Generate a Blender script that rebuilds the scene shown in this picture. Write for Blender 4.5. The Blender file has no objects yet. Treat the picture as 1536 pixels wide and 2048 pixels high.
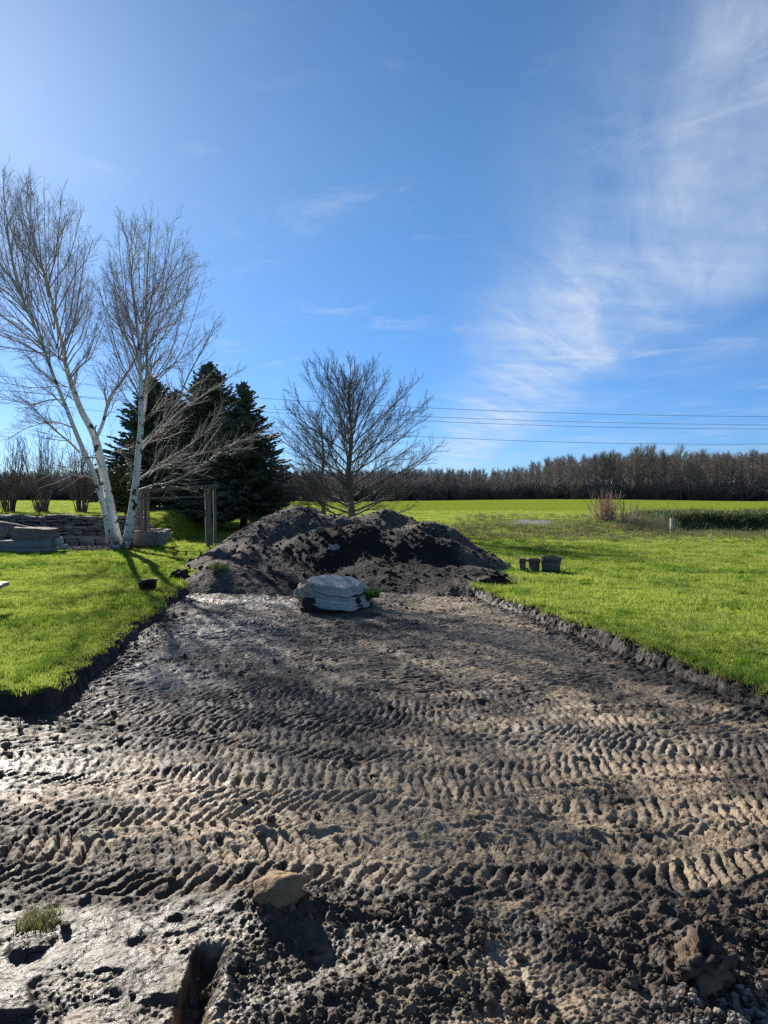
import bpy, math, random
import numpy as np

# ------------------------------------------------------------------ camera, sky, sun, exposure
S = bpy.context.scene
C = S.collection
F = 1538.0                      # focal length in pixels of the 1536 x 2048 photograph
PITCH = math.atan(39.0 / F)
CAMZ = 1.6
cam = bpy.data.objects.new('camera', bpy.data.cameras.new('camera'))
C.objects.link(cam)
cam.location = (0, 0, CAMZ)
cam.rotation_euler = (math.pi / 2 - PITCH, 0, 0)
cam.data.sensor_fit = 'VERTICAL'
cam.data.sensor_height = 36.0
cam.data.lens = 36.0 * F / 2048.0
cam.data.clip_start = 0.05
cam.data.clip_end = 6000
S.camera = cam

SUN_AZ = math.radians(31.0)     # to the left of the view
SUN_EL = math.radians(26.0)
sd = np.array([-math.sin(SUN_AZ) * math.cos(SUN_EL), math.cos(SUN_AZ) * math.cos(SUN_EL), math.sin(SUN_EL)])

W = bpy.data.worlds.new('World')
S.world = W
W.use_nodes = True


def sky_nodes():
    nt = W.node_tree
    nt.nodes.clear()
    N = nt.nodes.new
    L = nt.links.new

    def math_(op, a, b=None, c=None, clamp=False):
        n = N('ShaderNodeMath')
        n.operation = op
        n.use_clamp = clamp
        for i, v in enumerate((a, b, c)):
            if v is None:
                continue
            if isinstance(v, (int, float)):
                n.inputs[i].default_value = v
            else:
                L(v, n.inputs[i])
        return n.outputs[0]

    def ramp(v, a, b, c=0.0, d=1.0):
        n = N('ShaderNodeMapRange')
        n.interpolation_type = 'SMOOTHSTEP'
        L(v, n.inputs[0])
        for i, k in enumerate((a, b, c, d)):
            n.inputs[i + 1].default_value = k
        return n.outputs[0]

    sky = N('ShaderNodeTexSky')
    sky.sky_type = 'NISHITA'
    sky.sun_disc = False
    sky.sun_elevation = SUN_EL
    sky.sun_rotation = -SUN_AZ
    sky.altitude = 300
    sky.air_density = 0.75
    sky.dust_density = 0.22
    sky.ozone_density = 3.0
    hs = N('ShaderNodeHueSaturation')
    hs.inputs['Saturation'].default_value = 1.12
    hs.inputs['Hue'].default_value = 0.494
    L(sky.outputs[0], hs.inputs['Color'])
    tc = N('ShaderNodeTexCoord')
    sp = N('ShaderNodeSeparateXYZ')
    L(tc.outputs['Generated'], sp.inputs[0])
    zz = math_('MAXIMUM', math_('ADD', sp.outputs[2], 0.015), 0.02)
    px = math_('DIVIDE', sp.outputs[0], zz)
    py = math_('DIVIDE', sp.outputs[1], zz)
    up = ramp(sp.outputs[2], 0.0, 0.06)

    def noise(sx, sy, scale, det, rough, dist=0.0, rot=0.0, off=0.0):
        cb = N('ShaderNodeCombineXYZ')
        ca, sa = math.cos(rot), math.sin(rot)
        rx = math_('ADD', math_('MULTIPLY', px, ca * sx), math_('MULTIPLY', py, sa * sx))
        ry = math_('ADD', math_('MULTIPLY', px, -sa * sy), math_('MULTIPLY', py, ca * sy))
        L(rx, cb.inputs[0])
        L(ry, cb.inputs[1])
        cb.inputs[2].default_value = off
        n = N('ShaderNodeTexNoise')
        n.noise_dimensions = '3D'
        n.inputs['Scale'].default_value = scale
        n.inputs['Detail'].default_value = det
        n.inputs['Roughness'].default_value = rough
        n.inputs['Distortion'].default_value = dist
        L(cb.outputs[0], n.inputs['Vector'])
        return n.outputs[0]

    # the long cirrus street that runs away from the viewer, a little to the right
    wob = noise(0.5, 0.5, 1.0, 3, 0.55, 0, 0, 3.0)
    far = math_('MAXIMUM', math_('SUBTRACT', py, 3.0), 0.0)
    bx = math_('ADD', math_('SUBTRACT', px, math_('MULTIPLY', far, 0.05)), math_('MULTIPLY', math_('SUBTRACT', wob, 0.5), 0.40))
    band = math_('MULTIPLY', ramp(bx, 0.16, 0.92), ramp(bx, 0.92, 2.0, 1.0, 0.0))
    fib = noise(2.6, 0.55, 1.4, 7, 0.62, 0.5, math.radians(-24), 1.0)
    fib2 = noise(1.0, 4.2, 1.0, 6, 0.6, 0.4, math.radians(14), 8.0)
    soft = noise(0.9, 0.45, 1.2, 4, 0.5, 0.2, 0.0, 5.0)
    dens = math_('MULTIPLY', band, math_('ADD', math_('ADD', math_('MULTIPLY', ramp(fib, 0.28, 0.80), 0.66), 0.13),
                                         math_('MULTIPLY', ramp(fib2, 0.25, 0.85), 0.26)))
    dens = math_('MULTIPLY', dens, ramp(soft, 0.16, 0.62, 0.45, 1.0))
    dens = math_('MULTIPLY', dens, ramp(py, 1.3, 5.0, 0.72, 1.2))
    # thin veil on the right and a few small wisps elsewhere
    veil = math_('MULTIPLY', ramp(px, 0.35, 1.6), math_('MULTIPLY', ramp(soft, 0.35, 0.8), 0.22))
    wn = noise(1.6, 1.1, 1.5, 6, 0.6, 0.6, math.radians(35), 21.0)
    wisp = math_('MULTIPLY', ramp(wn, 0.54, 0.78), 0.34)
    tot = math_('ADD', math_('ADD', dens, veil), wisp, clamp=True)
    tot = math_('MULTIPLY', tot, up)
    mx = N('ShaderNodeMix')
    mx.data_type = 'RGBA'
    L(math_('MULTIPLY', tot, 0.85), mx.inputs['Factor'])
    # clear spring air: a bluer, less dusty horizon
    hz = N('ShaderNodeMix')
    hz.data_type = 'RGBA'
    hz.blend_type = 'MULTIPLY'
    hz.inputs['Factor'].default_value = 1.0
    tint = N('ShaderNodeMix')
    tint.data_type = 'RGBA'
    L(ramp(sp.outputs[2], -0.02, 0.42), tint.inputs['Factor'])
    tint.inputs['A'].default_value = (0.40, 0.60, 0.92, 1)
    tint.inputs['B'].default_value = (0.82, 0.94, 1.02, 1)
    L(hs.outputs[0], hz.inputs['A'])
    L(tint.outputs['Result'], hz.inputs['B'])
    L(hz.outputs['Result'], mx.inputs['A'])
    mx.inputs['B'].default_value = (5.4, 6.2, 7.4, 1)
    bg = N('ShaderNodeBackground')
    bg.inputs['Strength'].default_value = 0.064
    L(mx.outputs['Result'], bg.inputs['Color'])
    out = N('ShaderNodeOutputWorld')
    L(bg.outputs[0], out.inputs[0])


sky_nodes()

sun_d = bpy.data.lights.new('sun', 'SUN')
sun_d.energy = 5.0
sun_d.angle = math.radians(0.53)
sun_d.color = (1.0, 0.93, 0.82)
sun = bpy.data.objects.new('sun', sun_d)
C.objects.link(sun)
sun.rotation_euler = (math.pi / 2 - SUN_EL, 0, math.pi + SUN_AZ)
sun.location = tuple(sd * 60)

vs = S.view_settings
vs.view_transform = 'Standard'
vs.look = 'None'
vs.exposure = 1.0
vs.gamma = 1.0
vs.use_curve_mapping = False
S.render.engine = 'CYCLES'
S.cycles.use_denoising = False
S.cycles.max_bounces = 6
S.cycles.diffuse_bounces = 3
S.cycles.glossy_bounces = 2
S.cycles.transmission_bounces = 4
S.cycles.transparent_max_bounces = 4
S.cycles.sample_clamp_direct = 6
S.cycles.sample_clamp_indirect = 3
S.cycles.caustics_reflective = False
S.cycles.caustics_refractive = False

rng = np.random.default_rng(7)


# ------------------------------------------------------------------ helpers
def pix(u, v, depth):
    """point seen at photo pixel (u, v) lying `depth` metres ahead (measured along +Y)"""
    a, b = (u - 768) / F, (1024 - v) / F
    cp, sp = math.cos(PITCH), math.sin(PITCH)
    d = np.array([a, cp + b * sp, -sp + b * cp])
    return np.array([0, 0, CAMZ]) + d * (depth / d[1])


def sst(x, a, b):
    t = np.clip((x - a) / (b - a), 0, 1)
    return t * t * (3 - 2 * t)


_perm = np.random.default_rng(3).permutation(4096)
_ang = np.random.default_rng(4).uniform(0, 2 * math.pi, 4096)
_gx, _gy = np.cos(_ang), np.sin(_ang)


def perlin(x, y, seed=0):
    x = np.asarray(x, float) + seed * 17.31
    y = np.asarray(y, float) + seed * 9.77
    xi = np.floor(x).astype(np.int64)
    yi = np.floor(y).astype(np.int64)
    xf, yf = x - xi, y - yi
    u = xf * xf * xf * (xf * (xf * 6 - 15) + 10)
    v = yf * yf * yf * (yf * (yf * 6 - 15) + 10)

    def g(ix, iy, dx, dy):
        h = _perm[(_perm[ix & 4095] + iy + seed * 131) & 4095]
        return _gx[h] * dx + _gy[h] * dy
    n00 = g(xi, yi, xf, yf)
    n10 = g(xi + 1, yi, xf - 1, yf)
    n01 = g(xi, yi + 1, xf, yf - 1)
    n11 = g(xi + 1, yi + 1, xf - 1, yf - 1)
    a = n00 + u * (n10 - n00)
    b = n01 + u * (n11 - n01)
    return (a + v * (b - a)) * 1.5


def fbm(x, y, oct=4, seed=0, gain=0.5):
    s, a = 0, 1.0
    for i in range(oct):
        s = s + a * perlin(x * 2 ** i, y * 2 ** i, seed + i)
        a *= gain
    return s


class MB:
    """collects tubes, boxes and lumps and links them as one mesh object"""

    def __init__(self):
        self.V, self.Q, self.T, self.A, self.n = [], [], [], [], 0

    def add(self, v, q=None, t=None, a=0.0):
        v = np.asarray(v, float).reshape(-1, 3)
        self.V.append(v)
        self.A.append(np.broadcast_to(np.asarray(a, float), (len(v),)))
        if q is not None and len(q):
            self.Q.append(np.asarray(q, np.int64).reshape(-1, 4) + self.n)
        if t is not None and len(t):
            self.T.append(np.asarray(t, np.int64).reshape(-1, 3) + self.n)
        self.n += len(v)

    def tube(self, pts, rad, sides=6, cap=True):
        p = np.asarray(pts, float)
        r = np.broadcast_to(np.asarray(rad, float), (len(p),))
        t = np.gradient(p, axis=0)
        t /= np.linalg.norm(t, axis=1)[:, None] + 1e-12
        ref = np.array([0.31, 0.95, 0.05]) if abs(t[0, 2]) > 0.6 else np.array([0.05, 0.1, 1.0])
        u = np.cross(t, ref)
        u /= np.linalg.norm(u, axis=1)[:, None] + 1e-12
        w = np.cross(t, u)
        an = np.arange(sides) * 2 * math.pi / sides
        v = p[:, None, :] + r[:, None, None] * (np.cos(an)[None, :, None] * u[:, None, :] + np.sin(an)[None, :, None] * w[:, None, :])
        n = len(p)
        i = np.arange(n - 1)[:, None] * sides
        j = np.arange(sides)[None, :]
        k = (j + 1) % sides
        q = np.stack([i + j, i + k, i + sides + k, i + sides + j], -1).reshape(-1, 4)
        tt = []
        if cap:
            for s in range(1, sides - 1):
                tt.append((0, s + 1, s))
                b = (n - 1) * sides
                tt.append((b, b + s, b + s + 1))
        self.add(v, q, tt, np.repeat(r, sides))

    def spikes(self, base, dirv, length, r0, sides=3, mid=None):
        """many little pointed twigs at once; mid=(place, radius factor) gives them a belly"""
        base = np.asarray(base, float)
        d = np.asarray(dirv, float)
        d = d / (np.linalg.norm(d, axis=1)[:, None] + 1e-9)
        n = len(base)
        L = np.broadcast_to(np.asarray(length, float), (n,))
        r = np.broadcast_to(np.asarray(r0, float), (n,))
        ref = np.where(np.abs(d[:, 2:3]) > 0.8, np.array([[1.0, 0.2, 0]]), np.array([[0.1, 0.05, 1.0]]))
        u = np.cross(d, ref)
        u /= np.linalg.norm(u, axis=1)[:, None] + 1e-9
        w = np.cross(d, u)
        an = np.arange(sides) * 2 * math.pi / sides
        ring = np.cos(an)[None, :, None] * u[:, None, :] + np.sin(an)[None, :, None] * w[:, None, :]
        tip = base + d * L[:, None]
        if mid is None:
            v = np.concatenate([base[:, None] + r[:, None, None] * ring, tip[:, None]], 1)
            m = sides + 1
            t = np.array([(s, (s + 1) % sides, sides) for s in range(sides)])
            q = None
        else:
            mp = base + d * (L * mid[0])[:, None]
            v = np.concatenate([base[:, None] + r[:, None, None] * ring, mp[:, None] + (r * mid[1])[:, None, None] * ring, tip[:, None]], 1)
            m = 2 * sides + 1
            t = np.array([(sides + s, sides + (s + 1) % sides, 2 * sides) for s in range(sides)])
            q = np.array([(s, (s + 1) % sides, sides + (s + 1) % sides, sides + s) for s in range(sides)])
        off = (np.arange(n) * m)[:, None, None]
        self.add(v.reshape(-1, 3), None if q is None else (q[None] + off).reshape(-1, 4), (t[None] + off).reshape(-1, 3), np.repeat(r, m))

    def box(self, c, h, rot=0.0, tilt=0.0, bev=0.0):
        c = np.asarray(c, float)
        h = np.asarray(h, float)
        s = np.array([[x, y, z] for z in (-1, 1) for y in (-1, 1) for x in (-1, 1)], float) * h
        ct, st = math.cos(tilt), math.sin(tilt)
        s = np.stack([s[:, 0] * ct - s[:, 2] * st, s[:, 1], s[:, 0] * st + s[:, 2] * ct], 1)
        cr, sr = math.cos(rot), math.sin(rot)
        s = np.stack([s[:, 0] * cr - s[:, 1] * sr, s[:, 0] * sr + s[:, 1] * cr, s[:, 2]], 1)
        self.add(s + c, [(0, 2, 3, 1), (4, 5, 7, 6), (0, 1, 5, 4), (2, 6, 7, 3), (0, 4, 6, 2), (1, 3, 7, 5)])

    def mesh(self, name, mat, origin=(0, 0, 0), smooth=False, attr=None):
        V = np.concatenate(self.V) - np.asarray(origin, float)
        Q = np.concatenate(self.Q) if self.Q else np.zeros((0, 4), np.int64)
        T = np.concatenate(self.T) if self.T else np.zeros((0, 3), np.int64)
        me = mesh_from(name, V, Q, T, mat, smooth)
        if attr:
            a = me.attributes.new(attr, 'FLOAT', 'POINT')
            a.data.foreach_set('value', np.concatenate(self.A).astype(np.float32))
        return me

    def build(self, name, mat, parent=None, origin=(0, 0, 0), smooth=False, attr=None):
        return put(name, self.mesh(name, mat, origin, smooth, attr), parent)


def mesh_from(name, V, Q, T, mat, smooth=False):
    me = bpy.data.meshes.new(name)
    me.vertices.add(len(V))
    me.vertices.foreach_set('co', np.asarray(V, np.float32).ravel())
    loops = np.concatenate([np.asarray(Q).ravel(), np.asarray(T).ravel()]).astype(np.int32)
    nq, ntr = len(Q), len(T)
    me.loops.add(len(loops))
    me.loops.foreach_set('vertex_index', loops)
    me.polygons.add(nq + ntr)
    st = np.concatenate([np.arange(nq) * 4, nq * 4 + np.arange(ntr) * 3]).astype(np.int32)
    me.polygons.foreach_set('loop_start', st)
    me.update(calc_edges=True)
    me.polygons.foreach_set('use_smooth', np.full(nq + ntr, smooth))
    me.materials.append(mat)
    me.validate()
    return me


def put(name, me, parent=None):
    o = bpy.data.objects.new(name, me)
    C.objects.link(o)
    if parent:
        o.parent = parent
    return o


def tag(o, label=None, cat=None, group=None, kind=None):
    for k, v in (('label', label), ('category', cat), ('group', group), ('kind', kind)):
        if v:
            o[k] = v
    return o


def thing(name, label, cat, loc=(0, 0, 0), group=None):
    o = bpy.data.objects.new(name, None)
    o.empty_display_size = 0.2
    C.objects.link(o)
    o.location = tuple(float(k) for k in loc)
    return tag(o, label, cat, group)


def copy_tree(o, parent=None):
    c = o.copy()
    C.objects.link(c)
    if parent:
        c.parent = parent
    for ch in list(o.children):
        copy_tree(ch, c)
    return c


def grid_mesh(name, X, Y, Z, mat, attrs=None, keep=None, smooth=True):
    r, c = X.shape
    V = np.stack([X, Y, Z], -1).reshape(-1, 3)
    i = np.arange(r - 1)[:, None] * c + np.arange(c - 1)[None]
    Q = np.stack([i, i + 1, i + c + 1, i + c], -1).reshape(-1, 4)
    if keep is not None:
        Q = Q[keep.ravel()]
    me = mesh_from(name, V, Q, np.zeros((0, 3), int), mat, smooth)
    for k, a in (attrs or {}).items():
        at = me.attributes.new(k, 'FLOAT', 'POINT')
        at.data.foreach_set('value', np.asarray(a, np.float32).ravel())
    return me


# ------------------------------------------------------------------ materials
class NT:
    def __init__(self, name):
        self.m = bpy.data.materials.new(name)
        self.m.use_nodes = True
        self.t = self.m.node_tree
        self.t.nodes.clear()
        self.out = self.t.nodes.new('ShaderNodeOutputMaterial')

    def n(self, kind, **kw):
        n = self.t.nodes.new('ShaderNode' + kind)
        for k, v in kw.items():
            setattr(n, k, v)
        return n

    def set(self, sock, v):
        if isinstance(v, bpy.types.NodeSocket):
            self.t.links.new(v, sock)
        else:
            sock.default_value = v if not isinstance(v, tuple) or len(v) != 3 or sock.type != 'RGBA' else (*v, 1)

    def math(self, op, a, b=0.0, clamp=False):
        n = self.n('Math', operation=op, use_clamp=clamp)
        self.set(n.inputs[0], a)
        self.set(n.inputs[1], b)
        return n.outputs[0]

    def ramp(self, v, a, b, c=0.0, d=1.0):
        n = self.n('MapRange', interpolation_type='SMOOTHSTEP')
        for i, k in enumerate((v, a, b, c, d)):
            self.set(n.inputs[i], k)
        return n.outputs[0]

    def mix(self, f, a, b):
        n = self.n('Mix', data_type='RGBA')
        self.set(n.inputs['Factor'], f)
        self.set(n.inputs['A'], a)
        self.set(n.inputs['B'], b)
        return n.outputs['Result']

    def pos(self, obj=False, scale=(1, 1, 1)):
        src = self.n('TexCoord').outputs['Object'] if obj else self.n('NewGeometry').outputs['Position']
        if scale == (1, 1, 1):
            return src
        m = self.n('Mapping')
        self.set(m.inputs['Vector'], src)
        m.inputs['Scale'].default_value = scale
        return m.outputs[0]

    def noise(self, scale, det=4, rough=0.55, vec=None, dist=0.0):
        n = self.n('TexNoise')
        n.inputs['Scale'].default_value = scale
        n.inputs['Detail'].default_value = det
        n.inputs['Roughness'].default_value = rough
        n.inputs['Distortion'].default_value = dist
        if vec is not None:
            self.set(n.inputs['Vector'], vec)
        else:
            self.set(n.inputs['Vector'], self.pos())
        return n.outputs[0]

    def attr(self, name):
        return self.n('Attribute', attribute_name=name).outputs['Fac']

    def bump(self, h, dist, strength=1.0, normal=None):
        n = self.n('Bump')
        n.inputs['Strength'].default_value = strength
        n.inputs['Distance'].default_value = dist
        self.set(n.inputs['Height'], h)
        if normal is not None:
            self.set(n.inputs['Normal'], normal)
        return n.outputs[0]

    def bsdf(self, col, rough, normal=None, spec=0.5, coat=None):
        b = self.n('BsdfPrincipled')
        self.set(b.inputs['Base Color'], col)
        self.set(b.inputs['Roughness'], rough)
        self.set(b.inputs['Specular IOR Level'], spec)
        if normal is not None:
            self.set(b.inputs['Normal'], normal)
        return b.outputs[0]

    def done(self, sh):
        self.t.links.new(sh, self.out.inputs['Surface'])
        return self.m


def plain(name, c1, c2, scale=8, rough=0.8, bump=0.0, bscale=30, obj=False, stretch=(1, 1, 1), spec=0.4, lo=0.35, hi=0.65):
    k = NT(name)
    v = k.pos(obj, stretch)
    col = k.mix(k.ramp(k.noise(scale, 5, 0.6, v), lo, hi), c1, c2)
    nm = k.bump(k.noise(bscale, 5, 0.65, v), bump) if bump else None
    return k.done(k.bsdf(col, rough, nm, spec))


def mud_material():
    k = NT('mud')
    tan, grey, wet = k.attr('tan'), k.attr('grey'), k.attr('wet')
    n1 = k.noise(2.3, 6, 0.66)
    n2 = k.noise(11, 5, 0.6)
    n3 = k.noise(46, 5, 0.65)
    dark = k.mix(k.ramp(n2, 0.3, 0.7), (0.032, 0.022, 0.014), (0.076, 0.054, 0.035))
    tanc = k.mix(k.ramp(n3, 0.3, 0.7), (0.185, 0.134, 0.083), (0.322, 0.243, 0.162))
    greyc = k.mix(k.ramp(n3, 0.3, 0.7), (0.128, 0.108, 0.089), (0.230, 0.202, 0.170))
    f1 = k.ramp(k.math('ADD', tan, k.math('MULTIPLY', k.math('SUBTRACT', n2, 0.5), 0.9)), 0.25, 0.75)
    f2 = k.ramp(k.math('ADD', grey, k.math('MULTIPLY', k.math('SUBTRACT', n1, 0.5), 0.9)), 0.25, 0.75)
    col = k.mix(f1, dark, tanc)
    col = k.mix(f2, col, greyc)
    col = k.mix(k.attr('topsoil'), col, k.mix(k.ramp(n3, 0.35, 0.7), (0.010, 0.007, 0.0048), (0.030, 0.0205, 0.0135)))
    # small pale grit
    vo = k.n('TexVoronoi', feature='F1')
    vo.inputs['Scale'].default_value = 42
    k.set(vo.inputs['Vector'], k.pos())
    sep = k.n('SeparateColor')
    k.set(sep.inputs[0], vo.outputs['Color'])
    grit = k.math('MULTIPLY', k.ramp(vo.outputs['Distance'], 0.22, 0.16), k.math('GREATER_THAN', sep.outputs[0], 0.93))
    col = k.mix(k.math('MULTIPLY', grit, 0.8), col, (0.34, 0.32, 0.29))
    # drying cracks in the flat wet patch
    vc = k.n('TexVoronoi', feature='DISTANCE_TO_EDGE')
    vc.inputs['Scale'].default_value = 11
    wv = k.n('VectorMath', operation='ADD')
    k.set(wv.inputs[0], k.pos())
    nz = k.n('TexNoise')
    nz.inputs['Scale'].default_value = 9
    k.set(nz.inputs['Vector'], k.pos())
    sc = k.n('VectorMath', operation='SCALE')
    k.set(sc.inputs[0], nz.outputs['Color'])
    sc.inputs['Scale'].default_value = 0.09
    k.set(wv.inputs[1], sc.outputs[0])
    k.set(vc.inputs['Vector'], wv.outputs[0])
    crack = k.math('MULTIPLY', k.ramp(vc.outputs['Distance'], 0.0, 0.028, 1.0, 0.0), k.math('MULTIPLY', k.ramp(wet, 0.5, 0.9), k.ramp(k.noise(3.1, 2), 0.50, 0.60)))
    rough = k.math('SUBTRACT', k.ramp(n2, 0.25, 0.75, 0.62, 0.86), k.math('MULTIPLY', k.ramp(wet, 0.35, 1.0), 0.22))
    h = k.math('ADD', k.math('MULTIPLY', k.noise(24, 5, 0.66), 0.9), k.math('MULTIPLY', k.noise(90, 3, 0.7), 0.22))
    h = k.math('SUBTRACT', h, k.math('MULTIPLY', crack, 1.1))
    nm = k.bump(h, 0.014, 1.0)
    return k.done(k.bsdf(col, rough, nm, 0.38))


def soil_material():
    k = NT('dug_soil')
    dark_front = k.attr('dark_front')
    n1 = k.noise(3.2, 6, 0.62)
    n2 = k.noise(17, 6, 0.65)
    pale_tone = k.mix(k.ramp(n2, 0.3, 0.72), (0.060, 0.049, 0.040), (0.145, 0.120, 0.098))
    new = k.mix(k.ramp(n2, 0.35, 0.75), (0.009, 0.007, 0.0058), (0.028, 0.022, 0.0175))  # darker tone for the front of the heap
    f = k.ramp(k.math('ADD', dark_front, k.math('MULTIPLY', k.math('SUBTRACT', n1, 0.5), 0.7)), 0.42, 0.58)
    col = k.mix(f, pale_tone, new)
    h = k.math('ADD', n2, k.math('MULTIPLY', k.noise(60, 4, 0.7), 0.4))
    return k.done(k.bsdf(col, 0.9, k.bump(h, 0.05, 1.0), 0.25))


def ground_material():
    k = NT('turf_ground')
    n1 = k.noise(0.35, 4, 0.6)
    n2 = k.noise(2.2, 5, 0.65)
    n3 = k.noise(9, 4, 0.7)
    n4 = k.noise(1.0, 4, 0.6, k.pos(False, (0.03, 0.35, 1)))
    near = k.mix(k.ramp(n2, 0.3, 0.7), (0.095, 0.14, 0.014), (0.15, 0.20, 0.022))
    far = k.mix(k.ramp(n4, 0.3, 0.7), (0.150, 0.205, 0.022), (0.205, 0.255, 0.034))
    far = k.mix(k.math('MULTIPLY', k.ramp(n1, 0.4, 0.7), 0.5), far, (0.14, 0.20, 0.024))
    far = k.mix(k.math('MULTIPLY', k.ramp(n3, 0.45, 0.75), 0.25), far, (0.21, 0.22, 0.06))
    sx = k.n('SeparateXYZ')
    k.set(sx.inputs[0], k.pos())
    col = k.mix(k.ramp(sx.outputs[1], 24, 46), near, far)
    rough_f = k.attr('rough')
    dead = k.mix(k.ramp(n3, 0.35, 0.65), (0.10, 0.115, 0.035), (0.22, 0.20, 0.11))
    col = k.mix(k.math('MULTIPLY', rough_f, k.ramp(n2, 0.30, 0.62)), col, dead)
    gv = k.attr('gravel')
    gcol = k.mix(k.ramp(k.noise(14, 5, 0.7), 0.35, 0.65), (0.17, 0.16, 0.15), (0.36, 0.34, 0.32))
    col = k.mix(k.ramp(k.math('ADD', gv, k.math('MULTIPLY', k.math('SUBTRACT', n2, 0.5), 0.6)), 0.4, 0.6), col, gcol)
    col = k.mix(k.attr('wooded'), col, (0.075, 0.058, 0.045))
    nm = k.bump(k.math('ADD', n3, n2), 0.10, 0.8)
    return k.done(k.bsdf(col, 1.0, nm, 0.0))


def blade_material(name, c1, c2, c3, trans=0.5, scale=1.4):
    k = NT(name)
    n1 = k.noise(scale, 4, 0.6)
    n2 = k.noise(23, 2, 0.6)
    col = k.mix(k.ramp(n1, 0.32, 0.68), c1, c2)
    col = k.mix(k.math('MULTIPLY', k.ramp(n2, 0.45, 0.75), 0.6), col, c3)
    n0 = k.noise(0.45, 4, 0.65)
    col = k.mix(k.math('MULTIPLY', k.ramp(n0, 0.50, 0.68), 0.45), col, (0.15, 0.19, 0.055))
    d = k.bsdf(col, 0.55, None, 0.35)
    t = k.n('BsdfTranslucent')
    k.set(t.inputs['Color'], col)
    ms = k.n('MixShader')
    ms.inputs[0].default_value = trans
    k.t.links.new(d, ms.inputs[1])
    k.t.links.new(t.outputs[0], ms.inputs[2])
    return k.done(ms.outputs[0])


def birch_material():
    k = NT('birch_bark')
    rad = k.attr('rad')
    v = k.pos(False, (1.0, 1.0, 4.5))
    n = k.noise(7, 4, 0.65, v)
    lent = k.ramp(n, 0.585, 0.64)
    scar = k.ramp(k.noise(2.1, 3, 0.5, k.pos(False, (1.9, 1.9, 2.6))), 0.595, 0.625)
    big = k.math('MAXIMUM', k.math('MULTIPLY', lent, 0.75), scar)
    white = k.mix(k.ramp(k.noise(3.0, 4), 0.3, 0.7), (0.60, 0.57, 0.52), (0.74, 0.72, 0.68))
    bark = k.mix(big, white, (0.05, 0.042, 0.038))
    so = k.n('SeparateXYZ')
    k.set(so.inputs[0], k.pos(True))
    foot = k.math('MULTIPLY', k.ramp(so.outputs[2], 0.55, 0.05), k.ramp(k.noise(6.0, 5, 0.7), 0.36, 0.56))
    bark = k.mix(foot, bark, (0.045, 0.038, 0.034))
    tw = k.mix(k.ramp(k.noise(5.0, 3), 0.3, 0.7), (0.23, 0.19, 0.165), (0.42, 0.36, 0.32))
    col = k.mix(k.ramp(rad, 0.012, 0.050), tw, bark)
    return k.done(k.bsdf(col, 0.7, k.bump(n, 0.01), 0.3))


def stone_material(name, c1, c2, c3):
    k = NT(name)
    oi = k.n('ObjectInfo').outputs['Random']
    v = k.pos(True, (1, 1, 5.0))
    n1 = k.noise(3.5, 6, 0.65, v)
    n2 = k.noise(16, 5, 0.7)
    col = k.mix(k.ramp(n1, 0.3, 0.7), c1, c2)
    col = k.mix(k.math('MULTIPLY', k.ramp(n2, 0.5, 0.7), 0.6), col, c3)
    col = k.mix(k.math('MULTIPLY', oi, 0.85), col, c1)
    return k.done(k.bsdf(col, 0.85, k.bump(n2, 0.03, 0.9), 0.35))


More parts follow.
